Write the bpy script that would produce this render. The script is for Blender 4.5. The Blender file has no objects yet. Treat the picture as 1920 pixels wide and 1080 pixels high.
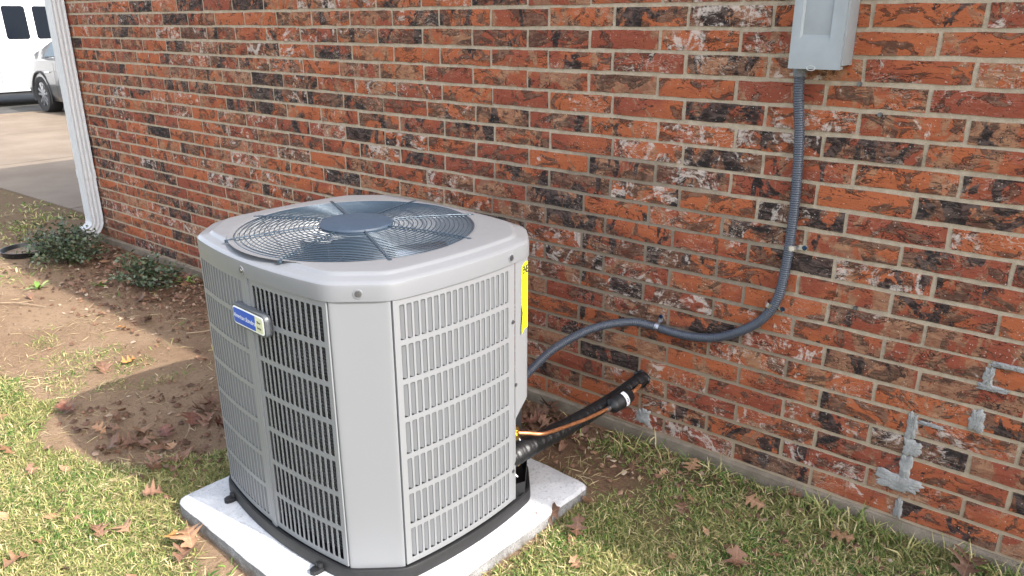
import bpy, bmesh, math, random
import numpy as np
from mathutils import Matrix, Vector

random.seed(7); rng = np.random.default_rng(7)
SC = bpy.context.scene
COL = SC.collection
PI = math.pi

# ------------------------------------------------------------------ camera
cam_d = bpy.data.cameras.new('camera'); cam = bpy.data.objects.new('camera', cam_d); COL.objects.link(cam)
cam_d.sensor_width = 36.0; cam_d.lens = 1439.507 / 1920 * 36
cam_d.clip_start = .05; cam_d.clip_end = 600
RX = Vector((0.7767570, 0.6297981, -0.0017205)); RD = Vector((0.2055671, -0.2561149, -0.9445355)); RF = Vector((-0.5953073, 0.7333209, -0.3284048))
M = Matrix(((RX[0], -RD[0], -RF[0], .58009), (RX[1], -RD[1], -RF[1], -2.18440), (RX[2], -RD[2], -RF[2], 1.37594), (0, 0, 0, 1)))
cam.matrix_world = M
SC.camera = cam

# ------------------------------------------------------------------ sky, sun, exposure
SUN = Vector((1.23, .12, 1.0)).normalized()
w = bpy.data.worlds.new('World'); SC.world = w; w.use_nodes = True
nt = w.node_tree; sky = nt.nodes.new('ShaderNodeTexSky'); sky.sky_type = 'NISHITA'; sky.sun_disc = False
sky.sun_elevation = math.asin(SUN.z); sky.sun_rotation = math.atan2(SUN.x, SUN.y)
sky.air_density = 1.0; sky.dust_density = 2.5; sky.ozone_density = 1.0
hsv = nt.nodes.new('ShaderNodeHueSaturation'); hsv.inputs['Saturation'].default_value = .5   # thin bright haze over the blue
nt.links.new(sky.outputs[0], hsv.inputs['Color']); nt.links.new(hsv.outputs[0], nt.nodes['Background'].inputs[0]); nt.nodes['Background'].inputs[1].default_value = .15
sd = bpy.data.lights.new('sun', 'SUN'); sd.energy = 2.0; sd.angle = math.radians(.6); sd.color = (1, .955, .89)
so = bpy.data.objects.new('sun', sd); COL.objects.link(so); so.rotation_euler = SUN.to_track_quat('Z', 'Y').to_euler()
SC.view_settings.view_transform = 'Standard'; SC.view_settings.look = 'None'
SC.view_settings.gamma = 1; SC.view_settings.use_curve_mapping = False
SC.view_settings.exposure = 2.2

# ------------------------------------------------------------------ material helpers
class NT:
    def __init__(s, name):
        s.m = bpy.data.materials.new(name); s.m.use_nodes = True
        s.t = s.m.node_tree; s.b = s.t.nodes['Principled BSDF']; s.out = s.t.nodes['Material Output']
    def n(s, typ, **kw):
        nd = s.t.nodes.new('ShaderNode' + typ)
        for k, v in kw.items(): setattr(nd, k, v)
        return nd
    def set(s, sock, v):
        if isinstance(v, bpy.types.NodeSocket): s.t.links.new(v, sock)
        elif isinstance(v, (tuple, list)) and len(v) == 3 and sock.type == 'RGBA': sock.default_value = (*v, 1)
        else: sock.default_value = v
    def math(s, op, a, b=0.0, c=None, clamp=False):
        nd = s.n('Math', operation=op); nd.use_clamp = clamp; s.set(nd.inputs[0], a); s.set(nd.inputs[1], b)
        if c is not None: s.set(nd.inputs[2], c)
        return nd.outputs[0]
    def vmath(s, op, a, b):
        nd = s.n('VectorMath', operation=op); s.set(nd.inputs[0], a); s.set(nd.inputs[1], b); return nd.outputs[0]
    def noise(s, vec, scale, detail=4, rough=.55, dist=0.0, out=0):
        nd = s.n('TexNoise'); 
        if vec is not None: s.set(nd.inputs['Vector'], vec)
        s.set(nd.inputs['Scale'], scale); nd.inputs['Detail'].default_value = detail; nd.inputs['Roughness'].default_value = rough; nd.inputs['Distortion'].default_value = dist
        return nd.outputs[out]
    def voro(s, vec, scale, feature='F1', out='Distance', rand=1.0):
        nd = s.n('TexVoronoi', feature=feature); 
        if vec is not None: s.set(nd.inputs['Vector'], vec)
        s.set(nd.inputs['Scale'], scale); nd.inputs['Randomness'].default_value = rand
        return nd.outputs[out]
    def mix(s, f, a, b, mode='MIX'):
        nd = s.n('Mix', data_type='RGBA', blend_type=mode); s.set(nd.inputs[0], f); s.set(nd.inputs[6], a); s.set(nd.inputs[7], b); return nd.outputs[2]
    def step(s, v, lo, hi):
        nd = s.n('MapRange', interpolation_type='SMOOTHSTEP'); nd.clamp = True
        s.set(nd.inputs[0], v); s.set(nd.inputs[1], lo); s.set(nd.inputs[2], hi); return nd.outputs[0]
    def ramp(s, f, stops):
        nd = s.n('ValToRGB'); s.set(nd.inputs[0], f); cr = nd.color_ramp
        while len(cr.elements) < len(stops): cr.elements.new(.5)
        for e, (p, c) in zip(cr.elements, stops): e.position = p; e.color = (*c, 1)
        return nd.outputs[0]
    def bump(s, h, strength=.5, dist=.002, normal=None):
        nd = s.n('Bump'); s.set(nd.inputs['Height'], h); nd.inputs['Strength'].default_value = strength; nd.inputs['Distance'].default_value = dist
        if normal is not None: s.set(nd.inputs['Normal'], normal)
        return nd.outputs[0]
    def pos(s): return s.n('NewGeometry').outputs['Position']
    def obj(s): return s.n('TexCoord').outputs['Object']
    def island(s): return s.n('NewGeometry').outputs['Random Per Island']
    def rnd(s): return s.n('ObjectInfo').outputs['Random']
    def sep(s, v):
        nd = s.n('SeparateXYZ'); s.set(nd.inputs[0], v); return nd.outputs
    def fin(s, color=None, rough=None, normal=None, metal=None, spec=None, **kw):
        b = s.b
        if color is not None: s.set(b.inputs['Base Color'], color)
        if rough is not None: s.set(b.inputs['Roughness'], rough)
        if normal is not None: s.set(b.inputs['Normal'], normal)
        if metal is not None: s.set(b.inputs['Metallic'], metal)
        if spec is not None: s.set(b.inputs['Specular IOR Level'], spec)
        for k, v in kw.items(): s.set(b.inputs[k], v)
        return s.m

def simple(name, col, rough=.5, metal=0.0, var=.08, scale=30, bump=0.0, bscale=200, bd=.001, **kw):
    t = NT(name); p = t.obj()
    f = t.noise(p, scale, 4, .6)
    c = t.mix(t.step(f, .3, .7), tuple(x * (1 - var) for x in col), tuple(min(1, x * (1 + var)) for x in col))
    nrm = t.bump(t.noise(p, bscale, 3, .6), bump, bd) if bump else None
    r = t.math('ADD', rough - .06, t.math('MULTIPLY', t.noise(p, scale * 2.3, 3), .12))
    return t.fin(c, r, nrm, metal, **kw)

# ------------------------------------------------------------------ mesh helpers
class MB:
    def __init__(s): s.v = []; s.f = []; s.mi = []; s.cur = 0
    def add(s, vs, fs):
        o = len(s.v); s.v += [tuple(map(float, v)) for v in vs]
        for f in fs: s.f.append(tuple(i + o for i in f)); s.mi.append(s.cur)
    def quad(s, a, b, c, d): s.add([a, b, c, d], [(0, 1, 2, 3)])
    def box(s, lo, hi, mat=None, skip=()):
        x0, y0, z0 = lo; x1, y1, z1 = hi
        vs = [(x0, y0, z0), (x1, y0, z0), (x1, y1, z0), (x0, y1, z0), (x0, y0, z1), (x1, y0, z1), (x1, y1, z1), (x0, y1, z1)]
        if mat is not None: vs = [tuple(mat @ Vector(v)) for v in vs]
        s.add(vs, [(0, 3, 2, 1), (4, 5, 6, 7), (0, 1, 5, 4), (1, 2, 6, 5), (2, 3, 7, 6), (3, 0, 4, 7)])
    def rings(s, rs, close=True, cap0=False, cap1=False):
        n = len(rs[0]); o = len(s.v)
        for r in rs: s.v += [tuple(map(float, p)) for p in r]
        m = n if close else n - 1
        for i in range(len(rs) - 1):
            for j in range(m):
                k = (j + 1) % n
                s.f.append((o + i * n + j, o + i * n + k, o + (i + 1) * n + k, o + (i + 1) * n + j)); s.mi.append(s.cur)
        if cap0: s.f.append(tuple(o + j for j in reversed(range(n)))); s.mi.append(s.cur)
        if cap1: s.f.append(tuple(o + (len(rs) - 1) * n + j for j in range(n))); s.mi.append(s.cur)
    def tube(s, path, r, n=8, cap=True, flat=1.0):
        P = [Vector(p) for p in path]; N = len(P)
        rr = r if hasattr(r, '__len__') else [r] * N
        t = (P[1] - P[0]).normalized(); up = Vector((0, 0, 1)) if abs(t.z) < .9 else Vector((0, 1, 0))
        u = t.cross(up).normalized(); rings = []
        for i in range(N):
            t = (P[min(i + 1, N - 1)] - P[max(i - 1, 0)]).normalized()
            u = (u - t * u.dot(t)).normalized(); v = t.cross(u)
            rings.append([P[i] + (u * math.cos(a) + v * math.sin(a) * flat) * rr[i] for a in [2 * PI * j / n for j in range(n)]])
        s.rings(rings, True, cap, cap)
    def cyl(s, c, axis, r, h, n=16, r2=None):
        c = Vector(c); a = Vector(axis).normalized(); s.tube([c, c + a * h], [r, r if r2 is None else r2], n)
    def build(s, name, mats, parent=None, smooth=False, ang=35, loc=None, rot=None):
        me = bpy.data.meshes.new(name); me.from_pydata(s.v, [], s.f)
        ms = mats if isinstance(mats, (list, tuple)) else [mats]
        for m in ms: me.materials.append(m)
        if len(ms) > 1: me.polygons.foreach_set('material_index', s.mi)
        if smooth:
            me.polygons.foreach_set('use_smooth', [True] * len(me.polygons))
            me.set_sharp_from_angle(angle=math.radians(ang))
        me.update()
        return link(name, me, parent, loc, rot)

def link(name, me, parent=None, loc=None, rot=None):
    o = bpy.data.objects.new(name, me); COL.objects.link(o)
    if parent is not None: o.parent = parent
    if loc is not None: o.location = loc
    if rot is not None: o.rotation_euler = rot
    return o
def tag(o, label=None, cat=None, group=None, kind=None):
    if label: o['label'] = label
    if cat: o['category'] = cat
    if group: o['group'] = group
    if kind: o['kind'] = kind
    return o
def empty(name, loc, label, cat, rz=0, group=None):
    o = link(name, None, None, loc, (0, 0, rz)); o.empty_display_size = .1
    return tag(o, label, cat, group)
def bevel(o, w, seg=2):
    bm = bmesh.new(); bm.from_mesh(o.data)
    es = [e for e in bm.edges if len(e.link_faces) == 2 and e.calc_face_angle(0) > .5]
    bmesh.ops.bevel(bm, geom=es, offset=w, segments=seg, affect='EDGES', profile=.6)
    bm.to_mesh(o.data); bm.free()
    o.data.polygons.foreach_set('use_smooth', [True] * len(o.data.polygons)); o.data.set_sharp_from_angle(angle=math.radians(40))
    return o
def np_mesh(name, V, F, mat, parent=None):
    V = np.asarray(V, np.float32); F = np.asarray(F, np.int32)
    me = bpy.data.meshes.new(name); me.vertices.add(len(V)); me.vertices.foreach_set('co', V.ravel())
    k = F.shape[1]; me.loops.add(F.size); me.loops.foreach_set('vertex_index', F.ravel())
    me.polygons.add(len(F)); me.polygons.foreach_set('loop_start', np.arange(0, F.size, k, dtype=np.int32))
    me.polygons.foreach_set('loop_total', np.full(len(F), k, np.int32)); me.materials.append(mat); me.update(calc_edges=True); me.validate()
    return link(name, me, parent)
def smooth_path(pts, n=12):
    P = [Vector(p) for p in pts]; P = [P[0] * 2 - P[1]] + P + [P[-1] * 2 - P[-2]]; out = []
    for i in range(1, len(P) - 2):
        p0, p1, p2, p3 = P[i - 1:i + 3]
        for k in range(n):
            t = k / n
            out.append(.5 * ((2 * p1) + (p2 - p0) * t + (2 * p0 - 5 * p1 + 4 * p2 - p3) * t * t + (3 * p1 - p0 - 3 * p2 + p3) * t ** 3))
    return out + [P[-2]]
def resample(path, step):
    out = [path[0].copy()]; acc = 0
    for a, b in zip(path, path[1:]):
        L = (b - a).length; 
        while acc + L >= step:
            t = (step - acc) / L; a = a.lerp(b, t); L = (b - a).length; out.append(a.copy()); acc = 0
        acc += L
    return out
def text(name, body, size, mat, parent, mw, shear=0.0, align='CENTER', depth=.0002, bold=0.0, sx=1.0):
    cu = bpy.data.curves.new(name, 'FONT'); cu.body = body; cu.size = size; cu.shear = shear; cu.align_x = align; cu.align_y = 'CENTER'; cu.extrude = depth; cu.offset = bold
    cu.resolution_u = 3
    o = bpy.data.objects.new(name, cu); COL.objects.link(o); bpy.context.view_layer.update()
    me = bpy.data.meshes.new_from_object(o.evaluated_get(bpy.context.evaluated_depsgraph_get()))
    bpy.data.objects.remove(o); me.materials.clear(); me.materials.append(mat); me.name = name
    if sx != 1.0: me.transform(Matrix.Diagonal((sx, 1, 1, 1)))
    me.transform(mw)
    return link(name, me, parent)
def frame(o, x, y, z):   # matrix from origin and axes
    x, y, z = Vector(x).normalized(), Vector(y).normalized(), Vector(z).normalized()
    return Matrix(((x[0], y[0], z[0], o[0]), (x[1], y[1], z[1], o[1]), (x[2], y[2], z[2], o[2]), (0, 0, 0, 1)))

# ------------------------------------------------------------------ brick material
def brick_material(name, src):
    t = NT(name); p = t.pos()
    if src == 'object':
        oi = t.n('ObjectInfo'); prm = oi.outputs['Color']; 
    else:
        prm = t.n('Attribute', attribute_name='tone').outputs['Color']
    sp = t.n('SeparateColor'); t.set(sp.inputs[0], prm); dark, white, seed = sp.outputs[0], sp.outputs[1], sp.outputs[2]
    cb = t.n('CombineXYZ'); t.set(cb.inputs[0], t.math('MULTIPLY', seed, 37.0)); t.set(cb.inputs[1], t.math('MULTIPLY', seed, 91.0)); t.set(cb.inputs[2], t.math('MULTIPLY', seed, 53.0))
    q = t.vmath('ADD', t.vmath('MULTIPLY', p, (.62, 1, 1)), cb.outputs[0])      # features run along the brick
    q2 = t.vmath('ADD', t.vmath('MULTIPLY', p, (.45, 1, 1.1)), cb.outputs[0])
    qv = t.vmath('ADD', t.vmath('MULTIPLY', p, (.9, 1, .55)), cb.outputs[0])      # patches that span the brick's height
    hue = t.noise(q, 9, 3, .6); hs = t.math('FRACT', t.math('MULTIPLY', seed, 7.31)); hs2 = t.math('FRACT', t.math('MULTIPLY', seed, 23.7))
    fine = t.noise(q, 150, 3, .7); mid = t.noise(q2, 55, 4, .7, .8)
    base = t.mix(t.step(t.math('ADD', hue, t.math('MULTIPLY', t.math('SUBTRACT', hs, .5), .45)), .36, .66), (.195, .048, .027), (.30, .084, .033))
    base = t.mix(t.math('MULTIPLY', t.step(fine, .35, .8), .4), base, (.20, .065, .035))
    # pinkish tan skin, broad
    n1 = t.noise(qv, 15, 5, .62, 1.0)
    base = t.mix(t.math('MULTIPLY', t.step(n1, t.math('SUBTRACT', .60, t.math('MULTIPLY', hs2, .17)), t.math('SUBTRACT', .66, t.math('MULTIPLY', hs2, .17))), .75), base, t.mix(t.step(mid, .4, .6), (.165, .088, .055), (.27, .155, .088)))
    # grey brown flakes, their edge shadows painted as sharp dark rims
    n2 = t.math('ADD', t.noise(q, 15, 5, .66, 1.2), t.math('MULTIPLY', t.math('SUBTRACT', fine, .5), .07)); th2 = t.math('SUBTRACT', .588, t.math('MULTIPLY', dark, .12))
    flake = t.step(n2, th2, t.math('ADD', th2, .035))
    base = t.mix(t.math('MULTIPLY', flake, .85), base, t.mix(t.step(mid, .42, .60), (.050, .029, .021), (.140, .076, .050)))
    rim_shadow = t.math('SUBTRACT', 1.0, t.step(t.math('ABSOLUTE', t.math('SUBTRACT', n2, th2)), .003, .014))
    rg = t.math('MULTIPLY', t.step(t.noise(q, 17, 2), .45, .58), .85); crease = t.math('MULTIPLY', rim_shadow, rg)
    # charred flashes: big patches with broken edges
    n3 = t.math('ADD', t.noise(t.vmath('ADD', qv, (5.1, 2.2, 8.3)), 11, 5, .62, .9), t.math('MULTIPLY', t.math('SUBTRACT', fine, .5), .10))
    th3 = t.math('SUBTRACT', .725, t.math('MULTIPLY', dark, .265))
    char = t.step(n3, th3, t.math('ADD', th3, .03))
    base = t.mix(t.math('MULTIPLY', char, .95), base, t.mix(t.step(mid, .42, .62), (.014, .012, .012), (.075, .052, .045)))
    # bark like creases running along the brick
    cr = t.math('ABSOLUTE', t.math('SUBTRACT', t.noise(q2, 24, 3, .55, 2.2), .5))
    c2 = t.math('MULTIPLY', t.math('SUBTRACT', 1.0, t.step(cr, .004, .018)), t.step(t.noise(q, 13, 2), .52, .62))
    crease = t.math('MAXIMUM', crease, c2)
    base = t.mix(t.math('MULTIPLY', crease, .92), base, (.022, .015, .013))
    # lime and whitewash
    wm = t.math('ADD', t.noise(t.vmath('ADD', t.vmath('MULTIPLY', qv, (1, 1, 1.35)), (9.7, 1.2, 3.3)), 14, 6, .70, 1.9), t.math('MULTIPLY', t.math('SUBTRACT', mid, .5), .42))
    thw = t.math('SUBTRACT', .745, t.math('MULTIPLY', white, .25))
    wh = t.step(wm, thw, t.math('ADD', thw, .11))
    base = t.mix(t.math('MULTIPLY', wh, .85), base, (.42, .355, .31))
    cw = t.math('MULTIPLY', t.math('MULTIPLY', t.math('SUBTRACT', 1.0, t.step(t.math('ABSOLUTE', t.math('SUBTRACT', t.noise(t.vmath('ADD', q2, (3, 3, 3)), 30, 3, .6, 2.0), .5)), .004, .024)), t.step(t.noise(t.vmath('ADD', q, (4, 7, 1)), 9, 2), .47, .6)), t.math('MULTIPLY', white, .8))
    base = t.mix(t.math('MINIMUM', cw, .8), base, (.40, .32, .26))
    # grit
    vd = t.voro(p, 190); vc = t.voro(p, 190, out='Color')
    dot = t.math('MULTIPLY', t.math('SUBTRACT', 1.0, t.step(vd, .18, .34)), t.step(t.sep(vc)[0], .935, .95))
    base = t.mix(t.math('MULTIPLY', dot, .7), base, (.50, .42, .35))
    dotb = t.math('MULTIPLY', t.math('SUBTRACT', 1.0, t.step(vd, .22, .38)), t.step(t.sep(vc)[1], .90, .92))
    base = t.mix(t.math('MULTIPLY', dotb, .8), base, (.028, .018, .015))
    h = t.math('ADD', t.math('ADD', t.math('MULTIPLY', flake, .5), t.math('MULTIPLY', crease, -.7)), t.math('ADD', t.math('MULTIPLY', fine, .25), t.math('MULTIPLY', mid, .7)))
    return t.fin(base, .85, t.bump(h, .8, .005), spec=.2)

def mortar_material():
    t = NT('mortar'); p = t.pos(); s = t.sep(p)
    n = t.noise(p, 40, 5, .65); f = t.noise(p, 380, 3, .7)
    c = t.mix(t.step(n, .3, .7), (.285, .228, .166), (.385, .315, .235))
    c = t.mix(t.math('MULTIPLY', t.step(f, .5, .75), .5), c, (.20, .16, .115))
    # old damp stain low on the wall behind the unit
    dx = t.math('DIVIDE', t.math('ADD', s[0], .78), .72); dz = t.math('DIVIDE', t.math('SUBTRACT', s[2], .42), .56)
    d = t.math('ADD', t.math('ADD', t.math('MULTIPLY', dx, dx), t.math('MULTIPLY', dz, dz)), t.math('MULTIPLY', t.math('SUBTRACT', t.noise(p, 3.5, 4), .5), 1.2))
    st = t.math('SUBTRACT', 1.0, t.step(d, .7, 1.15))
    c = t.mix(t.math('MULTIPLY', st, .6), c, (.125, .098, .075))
    low = t.math('SUBTRACT', 1.0, t.step(t.math('ADD', s[2], t.math('MULTIPLY', n, .2)), .1, .75))
    c = t.mix(t.math('MULTIPLY', low, .5), c, (.30, .22, .14))
    return t.fin(c, .95, t.bump(t.math('ADD', n, t.math('MULTIPLY', f, .5)), .8, .004), spec=.15)
M_BRICK = brick_material('brick_face', 'object'); M_BRICK_S = brick_material('brick_face_far', 'attr'); M_MORTAR = mortar_material()

def concrete(name, c0, c1, scale=6, bump=.6, speck=.5, grain=260):
    t = NT(name); p = t.pos(); n = t.noise(p, scale, 6, .65); f = t.noise(p, grain, 3, .7)
    c = t.mix(t.step(n, .32, .68), c0, c1)
    c = t.mix(t.math('MULTIPLY', t.step(f, .52, .72), speck), c, tuple(x * .45 for x in c0))
    return t.fin(c, .93, t.bump(t.math('ADD', t.math('MULTIPLY', n, .4), f), bump, .004), spec=.2)
M_FOUND = concrete('foundation_concrete', (.145, .118, .088), (.235, .195, .150), 9, .9)
M_DRIVE = concrete('driveway_concrete', (.155, .118, .086), (.20, .158, .118), 1.2, .3, .25, 120)
M_PAD = concrete('pad_concrete', (.43, .43, .435), (.53, .53, .535), 9, 1.0, .6, 120)
def pad_side():   # porous edge, colour darkened for the shaded faces, soil splashed at the bottom
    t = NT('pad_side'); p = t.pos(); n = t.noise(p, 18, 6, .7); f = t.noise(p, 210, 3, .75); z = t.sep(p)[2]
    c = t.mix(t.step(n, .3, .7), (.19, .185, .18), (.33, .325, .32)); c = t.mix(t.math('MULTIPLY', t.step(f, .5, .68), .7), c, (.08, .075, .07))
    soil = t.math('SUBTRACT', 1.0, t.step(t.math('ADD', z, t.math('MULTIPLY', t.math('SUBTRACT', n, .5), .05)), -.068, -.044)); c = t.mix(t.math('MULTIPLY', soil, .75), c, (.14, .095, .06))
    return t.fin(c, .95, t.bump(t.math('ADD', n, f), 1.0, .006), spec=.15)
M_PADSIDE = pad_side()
M_PATCH = concrete('grey_cement_smear', (.24, .235, .225), (.34, .335, .32), 22, 1.0, .35, 200)

# ------------------------------------------------------------------ ground
def ghz(x, y):
    x = np.asarray(x, float); y = np.asarray(y, float)
    base = -.062 + .016 * np.exp(-np.abs(y) / .12)
    bump = .006 * np.sin(3.1 * x + 1.3 * np.sin(2.2 * y)) * np.cos(4.3 * y + .7 * x) + .004 * np.sin(9 * x + 5 * y) * np.sin(7 * y - 3 * x)
    fade = np.clip((x + 7) / 2, 0, 1) * np.clip((7 - x) / 2, 0, 1) * np.clip((y + 9) / 2, 0, 1)
    base = base - .024 * np.exp(-((x + 1.1) / .6) ** 2 - ((y + 1.36) / .12) ** 2)
    base = base - .12 * np.clip((-x - 15.3) / .4, 0, 1)
    slope = -.016 * np.clip(-x - 6, 0, 16)
    return base + bump * fade * np.clip(-y / .15, 0, 1) + slope
def gaxis(pts):
    out = []
    for a, b, st in pts: out += list(np.arange(a, b, st))
    return np.array(out + [pts[-1][1]])
gx = gaxis([(-260, -60, 40), (-60, -20, 5), (-20, -6, .7), (-6, 3, .05), (3, 10, .5), (10, 60, 10), (60, 260, 40)])
gy = gaxis([(-260, -60, 40), (-60, -8, 4), (-8, -3, .4), (-3, .3, .045), (.3, 12, .8), (12, 60, 6), (60, 260, 40)])
GX, GY = np.meshgrid(gx, gy, indexing='ij'); GZ = ghz(GX, GY)
V = np.stack([GX, GY, GZ], -1).reshape(-1, 3); ny = len(gy)
I, J = np.meshgrid(np.arange(len(gx) - 1), np.arange(ny - 1), indexing='ij'); a = (I * ny + J).ravel()
F = np.stack([a, a + ny, a + ny + 1, a + 1], 1)
def dirt_material():
    t = NT('dirt'); p = t.pos(); s = t.sep(p)
    n = t.noise(p, 3.2, 6, .62); f = t.noise(p, 55, 5, .7); g = t.noise(p, 300, 3, .7)
    c = t.mix(t.step(n, .3, .7), (.205, .132, .083), (.275, .19, .122))
    c = t.mix(t.math('MULTIPLY', t.step(f, .5, .72), .55), c, (.13, .082, .05))
    c = t.mix(t.math('MULTIPLY', t.step(g, .58, .72), .5), c, (.36, .28, .19))
    # brown leaf mould near the wall and the shrubs, thatch under the lawn, far lawn
    mould = t.math('MULTIPLY', t.step(t.math('ADD', s[1], t.math('MULTIPLY', t.math('SUBTRACT', n, .5), .5)), -.55, -.2), .75)
    c = t.mix(mould, c, (.115, .062, .038))
    far = t.math('SUBTRACT', 1.0, t.step(t.math('ADD', s[0], t.math('MULTIPLY', t.math('SUBTRACT', n, .5), 1.5)), -5.6, -4.7))
    c = t.mix(t.math('MULTIPLY', far, .55), c, t.mix(f, (.13, .085, .05), (.20, .155, .085)))
    wob = t.math('MULTIPLY', t.math('SUBTRACT', n, .5), .3)
    lawn = t.math('MAXIMUM', t.math('MULTIPLY', t.step(t.math('ADD', s[0], wob), -.55, -.40), t.math('SUBTRACT', 1.0, t.math('MULTIPLY', t.step(t.noise(p, 9, 3), .52, .62), .7))), t.math('SUBTRACT', 1.0, t.step(t.math('ADD', s[1], wob), -1.42, -1.30)))
    c = t.mix(t.math('MULTIPLY', lawn, .8), c, t.mix(t.step(g, .35, .65), (.055, .048, .022), (.20, .175, .085)))
    h = t.math('ADD', t.math('MULTIPLY', f, 1.0), t.math('MULTIPLY', g, .35))
    return t.fin(c, .97, t.bump(h, .9, .015), spec=.1)
ground = np_mesh('ground', V, F, dirt_material()); ground['kind'] = 'structure'
ground.data.polygons.foreach_set('use_smooth', [True] * len(ground.data.polygons))

# driveway: slabs with joints, on the left of the house
mb = MB()
xs = [-6.1, -9.0, -12.0, -15.0]; 
def drz(x): return float(-.062 - .016 * max(0, min(16, -x - 6))) + .012
dx = [-4.95, -6.02, -9.0, -12.0, -15.2]
for x1, x0 in zip(dx, dx[1:]):
    for y0, y1 in ((.28, 3.6), (3.6, 7.0)):
        g = .008
        A, B = x0 + g, x1 - g; C0, C1 = y0 + g, y1 - g
        n = 6; r0 = [(A + (B - A) * k / n, C0, drz(A + (B - A) * k / n)) for k in range(n + 1)]; r1 = [(A + (B - A) * k / n, C1, drz(A + (B - A) * k / n)) for k in range(n + 1)]
        lo = lambda r: [(x, y, z - .1) for x, y, z in r]
        mb.rings([lo(r0), r0, r1, lo(r1)], close=False)
drive = tag(mb.build('driveway', M_DRIVE), kind='structure')
mb = MB(); mb.box((-22.2, -60, -.42), (-15.6, 60, -.236)); street = tag(mb.build('street', concrete('asphalt', (.06, .058, .055), (.085, .082, .078), 2, .4, .4, 140)), kind='structure')
mb = MB(); mb.box((-15.58, -60, -.4), (-15.3, .2, -.17)); mb.box((-15.58, 7.1, -.4), (-15.3, 60, -.17)); mb.box((-15.58, .2, -.4), (-15.3, 7.1, -.2))
mb.box((-22.5, -60, -.4), (-22.22, 60, -.17)); tag(mb.build('kerb', M_DRIVE), kind='structure')

# ------------------------------------------------------------------ house
S = .0677; L = .25498
D = [0.0, 0.111, -0.009, 0.071, -0.024, 0.045, -0.046, 0.062, -0.072, 0.061, -0.067, 0.077, -0.013, 0.135, -0.003, 0.139, -0.031, 0.096, -0.053, 0.096, -0.051]
XL = -4.87; XR = 4.2; EAVE = 2.62; NR = 38
house = empty('brick_house', (-.3, 4, 0), 'red brick house wall with pale mortar and grey cement patches behind the unit', 'house')
def hb(mb, name, mat, parent=house, **kw):
    o = mb.build(name, mat, parent, **kw); o.matrix_parent_inverse = Matrix.Translation((.3, -4, 0)) if parent is house else Matrix(); return o
mb = MB()
n = 60
# mortar sheet with body behind it
mb.box((XL + .012, .0026, -.004), (XR, .2, EAVE))
wall = hb(mb, 'wall', M_MORTAR)
# brick variants, unit length 1 built at real size for length lb
def brick_verts(lb, hb_, seed):
    r = random.Random(seed); nx, nz = 5, 2; vs = []; fs = []
    for i in range(nx + 1):
        for j in range(nz + 1):
            ex = i in (0, nx); ez = j in (0, nz)
            x = -lb / 2 + lb * i / nx; z = -hb_ / 2 + hb_ * j / nz
            if not ex: x += r.uniform(-.006, .006)
            if ez: z += r.uniform(-.0022, .0012) * (1 if j else -1)
            if ex: x += r.uniform(-.0022, .001) * (1 if i else -1)
            y = r.uniform(-.0010, .0008) + (.0008 if (ex or ez) else -.0012)
            vs.append((x, y, z))
    for i in range(nx):
        for j in range(nz): a = i * (nz + 1) + j; fs.append((a, a + nz + 1, a + nz + 2, a + 1))
    ring = [i * (nz + 1) for i in range(nx + 1)] + [nx * (nz + 1) + j for j in range(1, nz + 1)] + [i * (nz + 1) + nz for i in range(nx - 1, -1, -1)] + [j for j in range(nz - 1, 0, -1)]
    o = len(vs)
    for k in ring: x, y, z = vs[k]; vs.append((x * 1.002, .02, z * 1.01))
    m = len(ring)
    for k in range(m): fs.append((ring[k], o + k, o + (k + 1) % m, ring[(k + 1) % m]))
    return vs, fs
JT = .0100; JB = .0116
VAR = []
for k in range(14):
    vs, fs = brick_verts(L - JT, S - JB, k); me = bpy.data.meshes.new('brick'); me.from_pydata(vs, [], fs); me.materials.append(M_BRICK); me.update()
    VAR.append((vs, fs, me))
def project(x, y, z):
    d = Vector((x, y, z)) - M.translation; q = (d.dot(RX), d.dot(RD), d.dot(RF))
    if q[2] < .05: return None
    return 960 + 1439.5 * q[0] / q[2], 540 + 1439.5 * q[1] / q[2], q[2]
# strongly charred (D) or whitened (W) bricks one can recognise: (row, joint index of the left end) -> dark, white
TONE = {}
cand = []
brng = random.Random(11)
for r in range(NR):
    d = D[r] if r < len(D) else D[19 if r % 2 else 20]
    par = .5 if r % 2 else 0
    for k in range(-20, 18):
        x0 = (k + par + d) * L + JT / 2 if r % 2 == 0 else (k - .5 + d) * L + JT / 2
        x1 = x0 + L - JT
        dk = brng.random(); wt = brng.random(); sd_ = brng.random()
        if x1 < XL + .03 or x0 > XR - .02: continue
        dark = .15 + .6 * dk ** 1.3; white = wt ** 1.2
        if brng.random() < .18: dark = .82 + .18 * dk
        a0 = max(x0, XL); a1 = min(x1, XR)
        q = project((a0 + a1) / 2, 0, (r + .5) * S)
        vis = False; size = 0
        if q and -60 < q[0] < 1980 and -25 < q[1] < 1120:
            hid = 385 < q[0] < 985 and q[1] > 395
            if not hid: vis = True; size = 1 / q[2] ** 2
        cand.append((vis, size, r, a0, a1, (dark, white, sd_), brng.randrange(14)))
order = sorted(range(len(cand)), key=lambda i: -(cand[i][1] if cand[i][0] else -1))
singles = set(order[:300])
hole = (-.602, .185)
SV = []; SF = []; SCOL = []
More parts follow.
